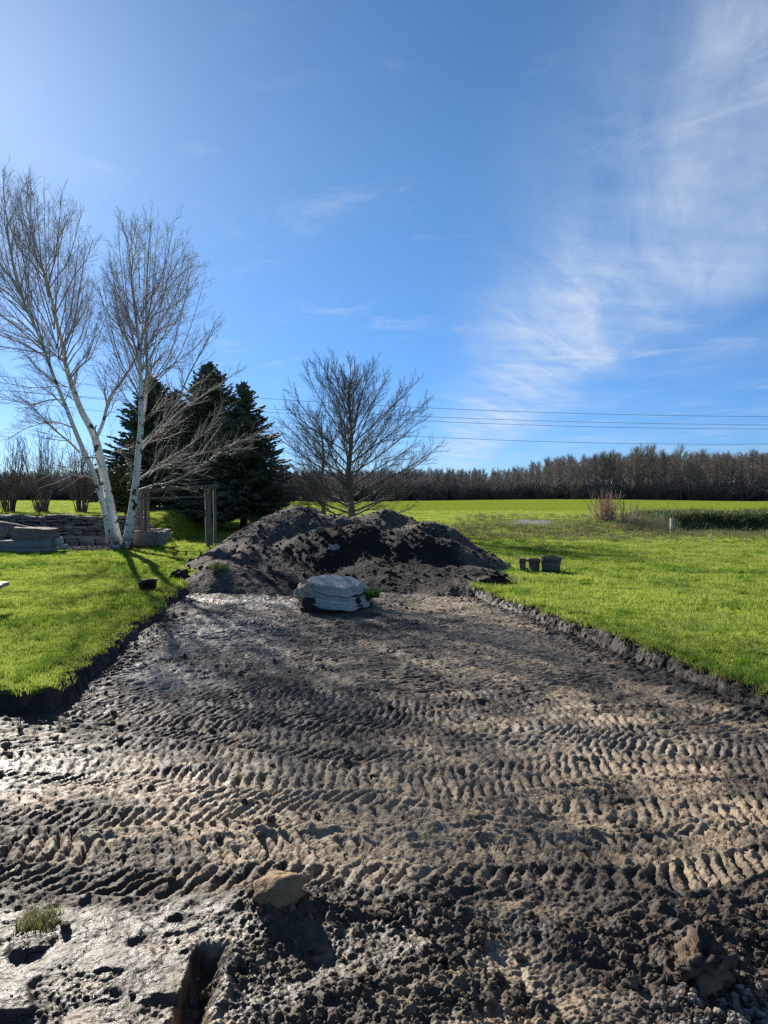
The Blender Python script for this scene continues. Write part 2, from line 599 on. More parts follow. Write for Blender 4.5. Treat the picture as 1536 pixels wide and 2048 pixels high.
M = dict(
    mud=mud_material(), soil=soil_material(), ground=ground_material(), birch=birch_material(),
    lawn_blade=blade_material('lawn_blades', (0.180, 0.268, 0.032), (0.300, 0.378, 0.054), (0.55, 0.53, 0.22), 0.64),
    lush_blade=blade_material('lush_blades', (0.075, 0.165, 0.014), (0.125, 0.225, 0.020), (0.17, 0.25, 0.03), 0.55),
    weed_blade=blade_material('weed_blades', (0.085, 0.110, 0.026), (0.20, 0.19, 0.075), (0.36, 0.30, 0.18), 0.4),
    bank_blade=blade_material('bank_leaves', (0.050, 0.090, 0.028), (0.085, 0.135, 0.042), (0.15, 0.17, 0.07), 0.3),
    needle=plain('spruce_needles', (0.055, 0.080, 0.058), (0.115, 0.145, 0.098), 5, 0.65, spec=0.3),
    needle_yellow=plain('cedar_leaves', (0.075, 0.095, 0.030), (0.13, 0.14, 0.045), 6, 0.7, spec=0.2),
    bark=plain('grey_bark', (0.095, 0.080, 0.070), (0.20, 0.172, 0.150), 6, 0.85, 0.02, 30, stretch=(1, 1, 0.25)),
    bark_dark=plain('dark_bark', (0.040, 0.032, 0.027), (0.085, 0.068, 0.055), 6, 0.9, 0.02, 30),
    wood_bark=plain('woodland_bark', (0.085, 0.072, 0.064), (0.17, 0.145, 0.125), 0.6, 0.9),
    wood_twig=plain('woodland_twigs', (0.215, 0.180, 0.158), (0.325, 0.278, 0.245), 0.06, 0.9),  # paler, greyer twigs carry the haze of distance in their colour
    shrub=plain('shrub_stems', (0.095, 0.076, 0.066), (0.185, 0.150, 0.125), 3, 0.85),
    red_stem=plain('red_shrub_stems', (0.33, 0.20, 0.15), (0.55, 0.38, 0.29), 2.5, 0.75),
    straw=plain('straw_stalks', (0.26, 0.20, 0.125), (0.46, 0.38, 0.26), 5, 0.8),
    wood_grey=plain('weathered_timber', (0.085, 0.070, 0.060), (0.19, 0.165, 0.145), 9, 0.8, 0.01, 40, stretch=(6, 6, 0.6)),
    plank=plain('board_timber', (0.24, 0.185, 0.13), (0.40, 0.32, 0.24), 9, 0.7, 0.005, 40, stretch=(0.6, 8, 6)),
    stave=plain('barrel_staves', (0.085, 0.072, 0.060), (0.20, 0.175, 0.150), 14, 0.8, 0.006, 50, stretch=(5, 5, 0.5)),
    hoop=plain('iron_hoop', (0.030, 0.026, 0.024), (0.07, 0.055, 0.045), 30, 0.6),
    black=plain('black_plastic', (0.010, 0.010, 0.011), (0.020, 0.020, 0.021), 10, 0.22, spec=0.6),
    wire=plain('dark_wire', (0.02, 0.02, 0.022), (0.035, 0.035, 0.036), 3, 0.5),
    post_white=plain('pale_post', (0.45, 0.44, 0.42), (0.62, 0.61, 0.58), 9, 0.7),
    wall_stone=stone_material('wall_stone', (0.10, 0.102, 0.106), (0.29, 0.29, 0.285), (0.40, 0.39, 0.37)),
    core=plain('wall_core', (0.02, 0.019, 0.018), (0.045, 0.042, 0.04), 8, 0.95, 0.02),
    boulder=stone_material('layered_boulder', (0.36, 0.345, 0.31), (0.64, 0.615, 0.55), (0.76, 0.725, 0.64)),
    boulder_red=stone_material('reddish_block', (0.14, 0.105, 0.092), (0.25, 0.20, 0.175), (0.36, 0.32, 0.28)),
    slab=stone_material('grey_slab', (0.17, 0.165, 0.16), (0.28, 0.275, 0.265), (0.36, 0.35, 0.33)),
    brown_rock=stone_material('brown_rock', (0.19, 0.120, 0.060), (0.36, 0.245, 0.132), (0.46, 0.34, 0.20)),
    pale_rock=stone_material('pale_rock', (0.30, 0.29, 0.27), (0.46, 0.45, 0.42), (0.55, 0.53, 0.50)),
    clod=plain('soil_clods', (0.045, 0.032, 0.021), (0.165, 0.118, 0.078), 7, 0.85, 0.014, 60),
    pebble=plain('pale_gravel', (0.085, 0.070, 0.055), (0.27, 0.235, 0.195), 17, 0.85, 0.006, 80),
    earth=plain('dark_earth', (0.022, 0.018, 0.015), (0.060, 0.048, 0.038), 9, 0.9, 0.03, 30),
)

# ------------------------------------------------------------------ terrain shapes
PIT = np.array([(-14, 5.1), (-2.5, 5.62), (-3.2, 12.0), (-3.35, 13.5), (1.75, 13.5), (1.42, 12.0), (2.85, 5.7), (4.5, -1.5), (4.5, -9), (-14, -9)], float)


def pit_sdf(x, y):
    """signed distance to the dug-out area: negative inside"""
    x = np.asarray(x, float)
    y = np.asarray(y, float)
    best = np.full(x.shape, 1e9)
    inside = np.zeros(x.shape, bool)
    n = len(PIT)
    for i in range(n):
        ax, ay = PIT[i]
        bx, by = PIT[(i + 1) % n]
        ex, ey = bx - ax, by - ay
        t = np.clip(((x - ax) * ex + (y - ay) * ey) / (ex * ex + ey * ey), 0, 1)
        best = np.minimum(best, (x - ax - t * ex) ** 2 + (y - ay - t * ey) ** 2)
        cond = ((ay > y) != (by > y))
        with np.errstate(divide='ignore', invalid='ignore'):
            xi = ax + (y - ay) / (by - ay if by != ay else 1e-9) * ex
        inside ^= cond & (x < xi)
    d = np.sqrt(best)
    return np.where(inside, -d, d)


def edge_noise(x, y):
    return 0.055 * perlin(x * 1.3, y * 1.3, 40) + 0.030 * perlin(x * 4.1, y * 4.1, 41) + 0.014 * perlin(x * 12, y * 12, 42)


def lawn_z(x, y):
    x = np.asarray(x, float)
    y = np.asarray(y, float)
    z = 0.14 + 0.030 * perlin(x * .21, y * .21, 50) + 0.02 * perlin(x * .7, y * .7, 51)
    # retained terrace behind the stone wall, easing into the slope behind the spruces
    ter = sst(y, 21.9, 22.3) * sst(-x, 6.2, 7.2) * 0.80
    ter2 = sst(y, 23, 42) * sst(-x, 0.5, 6) * 0.40
    z = z + np.maximum(ter, ter2) * (1 - sst(y, 60, 140))
    # berm across the right side
    bx = sst(x, 1.5, 4.0)
    steep = sst(x, 9.8, 11.6)
    front = 27.5 + 0.6 * perlin(x * .25, 0 * x, 52) + steep * 2.2
    wid = 5.0 * (1 - steep) + 0.9 * steep
    b = sst(y, front - wid * .5, front + wid * .5) * (1 - sst(y, front + 4, front + 16)) * bx
    hb = 0.42 + 0.10 * steep + 0.06 * perlin(x * .5, y * .5, 53)
    z = z + b * hb
    z = z - steep * 0.12 * np.exp(-((y - (front - 1.2)) / 1.2) ** 2)
    # far fields fall away gently with a slow roll
    z = z - 0.85 * sst(y, 45, 230) + 0.50 * sst(y, 50, 110) * perlin(x * .013, y * .02, 54)
    z = z + 4.5 * sst(y + .22 * x, 209, 300)
    z = z + 0.55 * sst(y, 80, 150) * sst(x, -20, 40) * (1 - sst(y, 150, 230)) * 0.6
    return z


# tyre tracks: (kind, geometry, width, depth, lug spacing, chevron direction, strength)
def line(x0, y0, x1, y1):
    return ('L', x0, y0, x1, y1)


def arc(cx, cy, r, a0, a1):
    return ('A', cx, cy, r, math.radians(a0), math.radians(a1))


TRACKS = [   # geometry, width, lug depth, lug spacing, chevron direction, strength, chevron lean
    # older passes that run up and down the yard
    (arc(-9.0, 8.2, 8.2, -40, 40), .40, .022, .074, 1, .80, .45),
    (line(-1.75, 5.4, -1.25, 11.0), .36, .020, .072, 1, .75, .40),
    (line(-0.95, 4.6, -0.75, 11.2), .38, .022, .074, -1, .85, .45),
    (arc(6.4, 8.0, 6.5, 140, 215), .40, .024, .076, 1, .85, .40),
    (arc(7.6, 8.6, 6.5, 150, 218), .42, .024, .074, -1, .90, .45),
    (line(0.55, 4.0, 0.30, 11.6), .44, .024, .076, 1, .95, .40),
    (line(0.05, 4.4, -0.12, 9.6), .40, .022, .074, -1, .90, .45),
    (line(1.25, 3.9, 0.78, 11.6), .44, .024, .074, -1, .95, .40),
    (arc(-4.6, 7.3, 6.6, -34, 24), .42, .024, .076, 1, .95, .45),
    (line(2.15, 4.2, 1.15, 11.0), .38, .022, .072, 1, .90, .40),
    # turning sweeps in the middle
    (line(-3.4, 4.2, 2.2, 6.0), .38, .022, .072, 1, .85, .85),
    (arc(0.2, 8.4, 2.5, 170, 292), .40, .024, .074, 1, .95, .55),
    (line(3.4, 4.3, -1.8, 6.3), .40, .024, .074, -1, .85, .80),
    (arc(-0.4, 8.9, 3.6, 205, 318), .42, .026, .076, -1, .95, .60),
    (arc(0.9, 8.3, 3.0, 228, 330), .42, .026, .076, 1, .95, .55),
    (arc(-1.0, 8.6, 2.9, 215, 300), .38, .024, .074, 1, .90, .60),
    (arc(2.2, 9.6, 5.0, 225, 288), .40, .024, .074, -1, .90, .75),
    (arc(-2.6, 9.9, 5.6, 262, 322), .42, .026, .076, 1, .90, .80),
    (arc(1.6, 11.2, 6.9, 238, 292), .40, .026, .076, -1, .85, .95),
    (line(-3.0, 3.45, 1.4, 4.75), .40, .026, .076, 1, .80, .90),
    (line(3.2, 3.35, -1.0, 4.45), .38, .026, .074, -1, .80, .90),
    # passes that cross in front of the viewer
    (arc(0.8, 14.0, 9.98, 236, 304), .42, .028, .080, 1, .90, .95),
    (arc(-1.6, 10.4, 6.75, 258, 300), .38, .032, .082, -1, .95, 1.0),
    (arc(-0.4, 13.5, 10.25, 245, 296), .46, .036, .086, 1, 1.0, 1.05),
]


def mud_z(x, y):
    x = np.asarray(x, float)
    y = np.asarray(y, float)
    big = 0.030 * fbm(x * .32, y * .32, 2, 1)
    mid = 0.015 * fbm(x * 1.5, y * 2.1, 3, 5)
    h = big + mid
    churn = 1 - np.abs(perlin(x * 4.2 + .6 * perlin(x * 2, y * 2, 9), y * 7.5, 8))
    h = h + 0.014 * (churn ** 3 - .4)
    # remains of earlier prints: short torn ridges lying across the strip
    p0 = y / .070 + 1.5 * perlin(x * 1.1, y * .7, 120) + .55 * perlin(x * 4.2, y * 4.2, 121) + .6 * perlin(x * 9.0, y * 3.0, 122)
    p1 = (y * .8 - x * .6) / .075 + 1.2 * perlin(x * 1.0, y * 1.0, 123) + .6 * perlin(x * 5.0, y * 5.0, 124)
    q = sst(perlin(x * .8, y * .8, 125), -.15, .25)
    r0 = np.abs((p0 - np.floor(p0)) * 2 - 1) ** 1.6
    r1 = np.abs((p1 - np.floor(p1)) * 2 - 1) ** 1.6
    amp = .019 * np.clip(.65 + .9 * perlin(x * 1.7, y * 2.5, 126), .05, 1.2)
    h = h + amp * ((r0 * q + r1 * (1 - q)) - .4)
    wx = x + 0.090 * perlin(x * 1.1, y * 1.1, 11) + 0.016 * perlin(x * 7, y * 7, 12)
    wy = y + 0.090 * perlin(x * 1.1, y * 1.1, 13) + 0.016 * perlin(x * 7, y * 7, 14)
    grime = perlin(x * 1.1, y * 1.1, 15)
    ragged = perlin(x * 19, y * 19, 16)
    tear = perlin(x * 6.5, y * 9.5, 39)
    left_plain = sst(-x, .5, 1.5) * sst(y, 5.6, 6.6)      # little driven corner on the left
    pressed = np.zeros_like(h)
    for i, (g, w, dep, sp, dr, stg, lean) in enumerate(TRACKS):
        dep = dep * (1.0 if lean > .7 else .95) * (1 - .35 * sst(y, 6, 8.5))
        if g[0] == 'L':
            ex, ey = g[3] - g[1], g[4] - g[2]
            ln = math.hypot(ex, ey)
            ex, ey = ex / ln, ey / ln
            s = (wx - g[1]) * ex + (wy - g[2]) * ey
            d = -(wx - g[1]) * ey + (wy - g[2]) * ex
            ends = sst(s, 0, .5) * (1 - sst(s, ln - .5, ln))
        else:
            dx, dy = wx - g[1], wy - g[2]
            d = np.hypot(dx, dy) - g[3]
            th = np.arctan2(dy, dx)
            th = np.where(th < g[4] - .6, th + 2 * math.pi, th)
            s = (th - g[4]) * g[3]
            ln = (g[5] - g[4]) * g[3]
            ends = sst(s, 0, .6) * (1 - sst(s, ln - .6, ln))
        t = d / (w * .5)
        at = np.abs(t)
        m = (1 - sst(at, .86, 1.10)) * ends
        m = m * np.clip(.85 + .80 * perlin(x * .9 + i * 7.7, y * .9, 17) + .75 * perlin(x * 3.3 + i, y * 3.3, 38), 0, 1) * stg
        m = m * (1 - .62 * left_plain)
        sp = sp * .86
        bar = lean < .7                       # older passes: plain cross bars, nearer ones: open chevrons
        
        ph = s / sp + dr * lean * (1.3 if bar else 1.1) * at + (0.0 if bar else .5) * (t < 0) + .07 * ragged + (.15 if bar else .12) * tear
        fr = ph - np.floor(ph)
        lid = np.floor(ph) * 2 + (t < 0)
        r1 = np.mod(np.abs(np.sin(lid * 12.9898 + i * 7.233) * 43758.5453), 1.0)
        r2 = np.mod(np.abs(np.sin(lid * 39.3461 + i * 3.117) * 24634.6345), 1.0)
        lug = sst(fr, .0, .09) * (1 - sst(fr, .24 + .20 * r2, .44 + .20 * r2 + .14 * r1)) * (.45 + .75 * r1)
        if not bar:
            lug = lug * sst(at, .02, .12)
        knob = .5 + .5 * perlin(s / sp * .8 + i * 3.1, t * 2.0, 18)
        streak = perlin(ph * 3.0, t * 2.5 + i, 69)
        prof = -.15 * dep - .85 * dep * lug * (.6 + .7 * knob) + .010 * (1 - lug) * knob + .003 * ragged + .010 * streak
        h = h * (1 - m) + (big + .4 * mid + prof) * m
        rim = np.exp(-((at - 1.16) / .13) ** 2) * ends * stg * (1 - .8 * left_plain)
        h = h + rim * np.maximum(0, -.010 + .026 * dep / .04) * (.4 + 1.1 * perlin(x * 8, y * 8, 19))
        pressed = np.maximum(pressed * (1 - m), m * (.4 + .6 * (1 - lug)))
    # smooth, wet, cracked apron at the near left
    wn = perlin(x * 2.2, y * 2.2, 20)
    torn = sst(perlin(x * 2.9, y * 6.5, 66) + .35 * perlin(x * 8, y * 9, 67), .10, .34)
    flat = sst(-(x + .16 * wn), .52, .74) * sst(3.04 + .10 * wn - y, 0, .16) * (1 - .8 * torn)
    fl_h = big + .016 * fbm(x * 3, y * 3.6, 5, 21, .58) - .012
    holes = sst(perlin(x * 3.4, y * 5.0, 22), .34, .52)
    h = h * (1 - flat) + (fl_h - .009 * holes) * flat
    # crumbly clods thrown up in the foreground
    cr = sst(3.02 + .12 * wn - y, 0, .22) * (1 - flat)
    bill = np.abs(perlin(x * 9, y * 9, 23)) * .40 + .60 * (.45 + .55 * fbm(x * 13, y * 13, 4, 24, .62)) + .25 * np.abs(perlin(x * 45, y * 45, 25))
    smooth_spot = sst(perlin(x * 2.6, y * 3.2, 26), .02, .26)
    crh = big - .030 * sst(-x, .45, .75) + .030 * fbm(x * 2.2, y * 2.2, 2, 27) + (.050 * bill * (1 - .6 * sst(-x, .5, .75)) - .02) * (1 - .85 * smooth_spot)
    h = h * (1 - cr) + crh * cr
    heap = np.exp(-(((x + .42) / .20) ** 2 + ((y - 2.86) / .17) ** 2))
    h = h + .085 * heap * (.7 + .6 * np.abs(perlin(x * 12, y * 12, 28)))
    heap2 = np.exp(-(((x - 1.02) / .26) ** 2 + ((y - 2.70) / .30) ** 2))
    h = h + .060 * heap2 * (.6 + .8 * np.abs(perlin(x * 11, y * 11, 29)))
    heap3 = np.exp(-(((x - .12) / .12) ** 2 + ((y - 3.0) / .10) ** 2))
    h = h + .04 * heap3
    # narrow slot cut through the apron
    ts = (x + .612 + .03 * (y - 2.5) + .014 * perlin(x * 3, y * 9, 30) + .012 * perlin(x * 12, y * 22, 31))
    tl = sst(y, 2.02, 2.10) * (1 - sst(y, 2.60, 2.70))
    slot = sst(ts, -.045, -.030) * (1 - sst(ts, .010, .085)) * tl
    h = h - .105 * slot
    lip = np.exp(-((ts - .105) / .02) ** 2) * tl
    h = h + .030 * lip * (.6 + .6 * perlin(x * 9, y * 9, 31))
    # fine crumb everywhere
    near = 1 - sst(y, 3.5, 6.0)
    fine = (.005 * perlin(x * 27, y * 27, 32) + (.004 + .004 * near) * perlin(x * 61, y * 61, 33) + .004 * near * perlin(x * 118, y * 118, 68) - .006 * np.abs(perlin(x * 14, y * 20, 64))) * (1 - .65 * flat) + .012 * np.maximum(perlin(x * 10, y * 12, 34) - .18, 0)
    h = h + fine
    # the cut bank rising to the turf
    s = pit_sdf(x, y) + edge_noise(x, y)
    lz = lawn_z(x, y)
    rough = .035 * perlin(x * 2.2, y * 2.2, 35) + .018 * perlin(x * 9, y * 9, 36) + .022 * perlin(x * 37, y * 37, 65)
    up = sst(s + .8 * rough, -.08, .035)
    up = up ** .8
    spill = np.exp(-((s + .22) / .12) ** 2) * .022 * (.5 + np.abs(perlin(x * 9, y * 9, 37)))
    h = (h + spill) * (1 - up) + (lz - .022) * up
    # colour fields
    tan = .36 + .60 * perlin(x * .55, y * .75, 60) + .50 * perlin(x * 1.6, y * 2.6, 61) + .38 * perlin(x * 4.0, y * 6.5, 79) + .22 * np.clip(x, -1.5, 1.5) * .6 + .10 * pressed
    tan = tan + .30 * sst(y, 6.5, 8) * sst(x, -.8, .2) - .30 * cr * (1 - smooth_spot) + .10 * cr * smooth_spot * (1 - smooth_spot) - .9 * up - .9 * np.exp(-((s + .12) / .20) ** 2)  # mid yard tan raised in the colour to offset the birch crown's shade
    tan = tan + .5 * np.exp(-(((x + .9) / 1.1) ** 2 + ((y - 3.95) / .55) ** 2)) + .35 * np.exp(-(((x - .2) / 1.5) ** 2 + ((y - 3.5) / .4) ** 2))
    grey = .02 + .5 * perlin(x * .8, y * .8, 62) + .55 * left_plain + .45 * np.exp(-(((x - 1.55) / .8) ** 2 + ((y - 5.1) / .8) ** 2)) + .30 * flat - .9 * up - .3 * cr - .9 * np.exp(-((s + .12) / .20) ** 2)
    wet = np.clip(.25 + .5 * perlin(x * .7, y * .9, 63) + .35 * sst(-x, -.2, 1.4) + .55 * flat + .45 * smooth_spot * cr - .4 * up, 0, 1)
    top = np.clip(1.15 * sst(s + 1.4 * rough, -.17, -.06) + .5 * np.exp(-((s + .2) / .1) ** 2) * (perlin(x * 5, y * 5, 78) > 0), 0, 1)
    return h, tan, grey, wet, top


def at_lawn(u, v):
    """where the photo's ray through (u, v) meets the lawn"""
    lo, hi = 1.5, 80.0
    for _ in range(60):
        m = .5 * (lo + hi)
        p = pix(u, v, m)
        if p[2] > float(lawn_z(p[0], p[1])):
            lo = m
        else:
            hi = m
    p = pix(u, v, lo)
    p[2] = float(lawn_z(p[0], p[1]))
    return p


def at_mud(u, v):
    d = 2.0
    for _ in range(40):
        p = pix(u, v, d)
        hz = float(mud_z(np.array([p[0]]), np.array([p[1]]))[0][0])
        k = (CAMZ - p[2]) / d
        d = d + .6 * ((CAMZ - hz) / k - d)
    p = pix(u, v, d)
    p[2] = float(mud_z(np.array([p[0]]), np.array([p[1]]))[0][0])
    return p


# ------------------------------------------------------------------ the ground sheets
def build_ground():
    def axis(a, b, step, lo, hi, grow):
        mid = list(np.arange(a, b + step * .5, step))
        s, p, L = step, a, []
        while p > lo:
            s *= grow
            p -= s
            L.append(p)
        s, p, R = step, b, []
        while p < hi:
            s *= grow
            p += s
            R.append(p)
        return np.array(L[::-1] + mid + R)
    xs = axis(-4.2, 4.2, .055, -900, 900, 1.075)
    ys = axis(3.6, 13.0, .06, -120, 900, 1.040)
    X, Y = np.meshgrid(xs, ys)
    Z = lawn_z(X, Y)
    s = pit_sdf(X, Y) + edge_noise(X, Y)
    hole = s < -.02
    covered = (np.abs(X + .15) < np.minimum(.66 * Y + .75, 4.5) - .25) & (Y > 1.9) & (Y < 13.0)
    Z = np.where(hole & covered, Z - .75, np.where(hole, -.09, Z))
    rough = sst(X, 1.0, 4.0) * np.exp(-((Y - 27.5) / 4.0) ** 2) * 1.0
    rough = np.maximum(rough, sst(X, 9, 12) * np.exp(-((Y - 30) / 3.0) ** 2))
    rough = np.maximum(rough, .5 * sst(-X, 6.5, 7.5) * sst(Y, 22, 23) * (1 - sst(Y, 60, 90)))
    g0 = at_lawn(1065, 1044)
    gravel = .62 * np.exp(-(((X - g0[0]) / 1.7) ** 2 + ((Y - g0[1]) / 1.5) ** 2))
    g1 = at_lawn(160, 1098)
    gravel = np.maximum(gravel, np.exp(-(((X - g1[0]) / .75) ** 4 + ((Y - g1[1] - .2) / .55) ** 4)))
    me = grid_mesh('ground', X, Y, Z, M['ground'], dict(rough=rough, gravel=gravel, wooded=np.maximum(sst(Y - (205 - .22 * X), -4, 6), sst(.035 - s, 0, .02))))
    tag(put('ground', me), kind='structure')

    yr = [1.6]
    while yr[-1] < 13.2:
        yr.append(yr[-1] + min(max(yr[-1] ** 2 / 1230, .0035), .016 if yr[-1] < 9.6 else .022))
    yr = np.array(yr)
    t = np.linspace(-1, 1, 740)
    hw = np.minimum(.66 * yr + .75, 4.5)
    X = t[None] * hw[:, None] - .15
    Y = np.repeat(yr[:, None], 740, 1)
    h, tan, grey, wet, top = mud_z(X, Y)
    me = grid_mesh('mud', X, Y, h, M['mud'], dict(tan=tan, grey=grey, wet=wet, topsoil=top))
    tag(put('mud', me), kind='structure')


build_ground()


# ------------------------------------------------------------------ scattering (uncountable stuff only)
def scatter(name, pts, rot, scl, pick, protos, mat):
    col = bpy.data.collections.new(name + '_shapes')
    for i, me in enumerate(protos):
        o = bpy.data.objects.new('%s_shape_%02d' % (name, i), me)
        col.objects.link(o)
    me = bpy.data.meshes.new(name)
    me.vertices.add(len(pts))
    me.vertices.foreach_set('co', np.asarray(pts, np.float32).ravel())
    a = me.attributes.new('rot', 'FLOAT_VECTOR', 'POINT')
    a.data.foreach_set('vector', np.asarray(rot, np.float32).ravel())
    a = me.attributes.new('scl', 'FLOAT_VECTOR', 'POINT')
    a.data.foreach_set('vector', np.asarray(scl, np.float32).ravel())
    a = me.attributes.new('pick', 'INT', 'POINT')
    a.data.foreach_set('value', np.asarray(pick, np.int32))
    me.materials.append(mat)
    o = put(name, me)
    ng = bpy.data.node_groups.new(name, 'GeometryNodeTree')
    ng.interface.new_socket('Geometry', in_out='INPUT', socket_type='NodeSocketGeometry')
    ng.interface.new_socket('Geometry', in_out='OUTPUT', socket_type='NodeSocketGeometry')
    N, L = ng.nodes.new, ng.links.new
    gi, go = N('NodeGroupInput'), N('NodeGroupOutput')
    ci = N('GeometryNodeCollectionInfo')
    ci.inputs['Collection'].default_value = col
    ci.inputs['Separate Children'].default_value = True
    ci.inputs['Reset Children'].default_value = True
    ip = N('GeometryNodeInstanceOnPoints')
    ip.inputs['Pick Instance'].default_value = True

    def na(nm, ty):
        n = N('GeometryNodeInputNamedAttribute')
        n.data_type = ty
        n.inputs['Name'].default_value = nm
        return [s for s in n.outputs if s.enabled and s.name == 'Attribute'][0]
    L(gi.outputs[0], ip.inputs['Points'])
    L(ci.outputs[0], ip.inputs['Instance'])
    L(na('rot', 'FLOAT_VECTOR'), ip.inputs['Rotation'])
    L(na('scl', 'FLOAT_VECTOR'), ip.inputs['Scale'])
    L(na('pick', 'INT'), ip.inputs['Instance Index'])
    L(ip.outputs[0], go.inputs[0])
    md = o.modifiers.new('scatter', 'NODES')
    md.node_group = ng
    return tag(o, kind='stuff')


def tuft_mesh(name, mat, n, rad, hmin, hmax, wid, lean, rg):
    V, T = [], []
    k = 0
    for _ in range(n):
        a = rg.uniform(0, 6.283)
        r = rad * math.sqrt(rg.uniform(0, 1))
        b = np.array([r * math.cos(a), r * math.sin(a), -.01])
        la = rg.uniform(0, 6.283)
        l = rg.uniform(.15, 1.0) * lean
        h = rg.uniform(hmin, hmax)
        d1 = np.array([math.cos(la) * l * .35, math.sin(la) * l * .35, 1.0]) * h * .55
        d2 = np.array([math.cos(la) * l, math.sin(la) * l, .75]) * h * .5
        fa = rg.uniform(0, 6.283)
        sdv = np.array([math.cos(fa), math.sin(fa), 0]) * wid * rg.uniform(.6, 1.2)
        V += [b - sdv, b + sdv, b + d1 - sdv * .8, b + d1 + sdv * .8, b + d1 + d2]
        T += [(k, k + 1, k + 3), (k, k + 3, k + 2), (k + 2, k + 3, k + 4)]
        k += 5
    return mesh_from(name, np.array(V), np.zeros((0, 4), int), np.array(T), mat, False)


def frame_filter(x, y, z, margin=1.22):
    """only grow blades where the picture or a small step aside could see them"""
    return (np.abs(x) < (.5 * margin) * y + .8) & (y > 3.5)


def scatter_grass():
    rg = np.random.default_rng(11)
    lawn_p = [tuft_mesh('lawn_tuft', M['lawn_blade'], 34, .075, .028, .062, .0022, .8, rg) for _ in range(5)]
    zones = []
    # (y range, tufts per square metre, scale)
    for y0, y1, den, sc in ((4.6, 9, 170, 1.0), (9, 14, 110, 1.2), (14, 22, 64, 1.5), (22, 34, 34, 1.9), (34, 62, 9, 2.6)):
        area_w = 2 * (.61 * y1 + .8)
        n = int(area_w * (y1 - y0) * den)
        x = rg.uniform(-area_w / 2, area_w / 2, n)
        y = rg.uniform(y0, y1, n)
        zones.append((x, y, np.full(n, sc)))
    x = np.concatenate([k[0] for k in zones])
    y = np.concatenate([k[1] for k in zones])
    sc = np.concatenate([k[2] for k in zones])
    s = pit_sdf(x, y) + edge_noise(x, y)
    z = lawn_z(x, y)
    keep = frame_filter(x, y, z) & (s > -.06)
    keep &= ~((x < -6.3) & (y > 19.0) & (y < 22.4))                    # wall, gravel and blocks
    g0 = at_lawn(1065, 1044)
    keep &= ~((((x - g0[0]) / 1.7) ** 2 + ((y - g0[1]) / 1.3) ** 2) < 1)
    patchy = perlin(x * .9, y * .9, 70)
    keep &= rg.uniform(0, 1, len(x)) < .80 + .5 * patchy
    x, y, z, sc, s = x[keep], y[keep], z[keep], sc[keep], s[keep]
    n = len(x)
    rot = np.stack([rg.normal(0, .10, n), rg.normal(0, .10, n), rg.uniform(0, 6.283, n)], 1)
    edge = (s < .03) & (y < 14)
    rot[edge, 0] += rg.normal(0, .45, edge.sum())
    rot[edge, 1] += rg.normal(0, .45, edge.sum())
    hz = sc * (.85 + .45 * perlin(x * .6, y * .6, 71) + .3 * perlin(x * 2.3, y * 2.3, 72)) * rg.uniform(.8, 1.2, n)
    hz = np.maximum(hz, .5 * sc) * np.where(y > 14, .72, 1.0)
    scl = np.stack([sc, sc, hz], 1)
    scatter('lawn_grass', np.stack([x, y, z], 1), rot, scl, rg.integers(0, 5, n), lawn_p, M['lawn_blade'])

    # darker, thicker clumps here and there in the turf
    lush_p = [tuft_mesh('lush_tuft', M['lush_blade'], 30, .06, .05, .10, .0028, .9, rg) for _ in range(4)]
    n = 16000
    y = 4.6 + 20 * rg.uniform(0, 1, n) ** 1.25
    x = rg.uniform(-1, 1, n) * (.61 * y + .8)
    s = pit_sdf(x, y) + edge_noise(x, y)
    m = perlin(x * .55, y * .8, 73) + .5 * perlin(x * 1.9, y * 1.9, 74)
    keep = frame_filter(x, y, 0) & (s > -.02) & (m > .16) & ~((x < -6.3) & (y > 19.0))
    keep |= (s > -.02) & (s < 1.1 + .5 * perlin(x, y, 77)) & (x > 1) & (y < 9.5) & (rg.uniform(0, 1, n) < .45)
    keep |= (s > -.03) & (s < .14) & (x > 1) & (rg.uniform(0, 1, n) < .9) & frame_filter(x, y, 0)
    x, y = x[keep], y[keep]
    n = len(x)
    rot = np.stack([rg.normal(0, .2, n), rg.normal(0, .2, n), rg.uniform(0, 6.283, n)], 1)
    sc = rg.uniform(.6, 1.05, n) * np.where(y > 12, 1.25, 1)
    scatter('coarse_grass', np.stack([x, y, lawn_z(x, y)], 1), rot, np.stack([sc, sc, sc], 1), rg.integers(0, 4, n), lush_p, M['lush_blade'])

    # weeds on the berm, leafy growth on the steep ditch bank
    weed_p = [tuft_mesh('weed_tuft', M['weed_blade'], 26, .14, .10, .30, .006, 1.2, rg) for _ in range(4)]
    n = 15000
    x = rg.uniform(1.4, 22, n)
    y = rg.uniform(22.5, 36, n)
    m = np.exp(-((y - 27.0) / 2.4) ** 2) * (.55 + .9 * perlin(x * .8, y * .8, 75)) + .06
    keep = (rg.uniform(0, 1, n) < m * .85) & ((((x - g0[0]) / 1.8) ** 2 + ((y - g0[1]) / 1.3) ** 2) > 1)
    keep |= (x > 9) & (y > 27) & (y < 33)
    x, y = x[keep], y[keep]
    n = len(x)
    sc = rg.uniform(.45, 1.0, n)
    rot = np.stack([rg.normal(0, .25, n), rg.normal(0, .25, n), rg.uniform(0, 6.283, n)], 1)
    scatter('berm_weeds', np.stack([x, y, lawn_z(x, y)], 1), rot, np.stack([sc, sc, sc * .9], 1), rg.integers(0, 4, n), weed_p, M['weed_blade'])

    bank_p = [tuft_mesh('bank_tuft', M['bank_blade'], 30, .22, .10, .26, .014, 1.5, rg) for _ in range(4)]
    n = 5200
    x = rg.uniform(10.4, 24, n)
    y = rg.uniform(28.4, 33.0, n)
    m = perlin(x * .5, y * .9, 76)
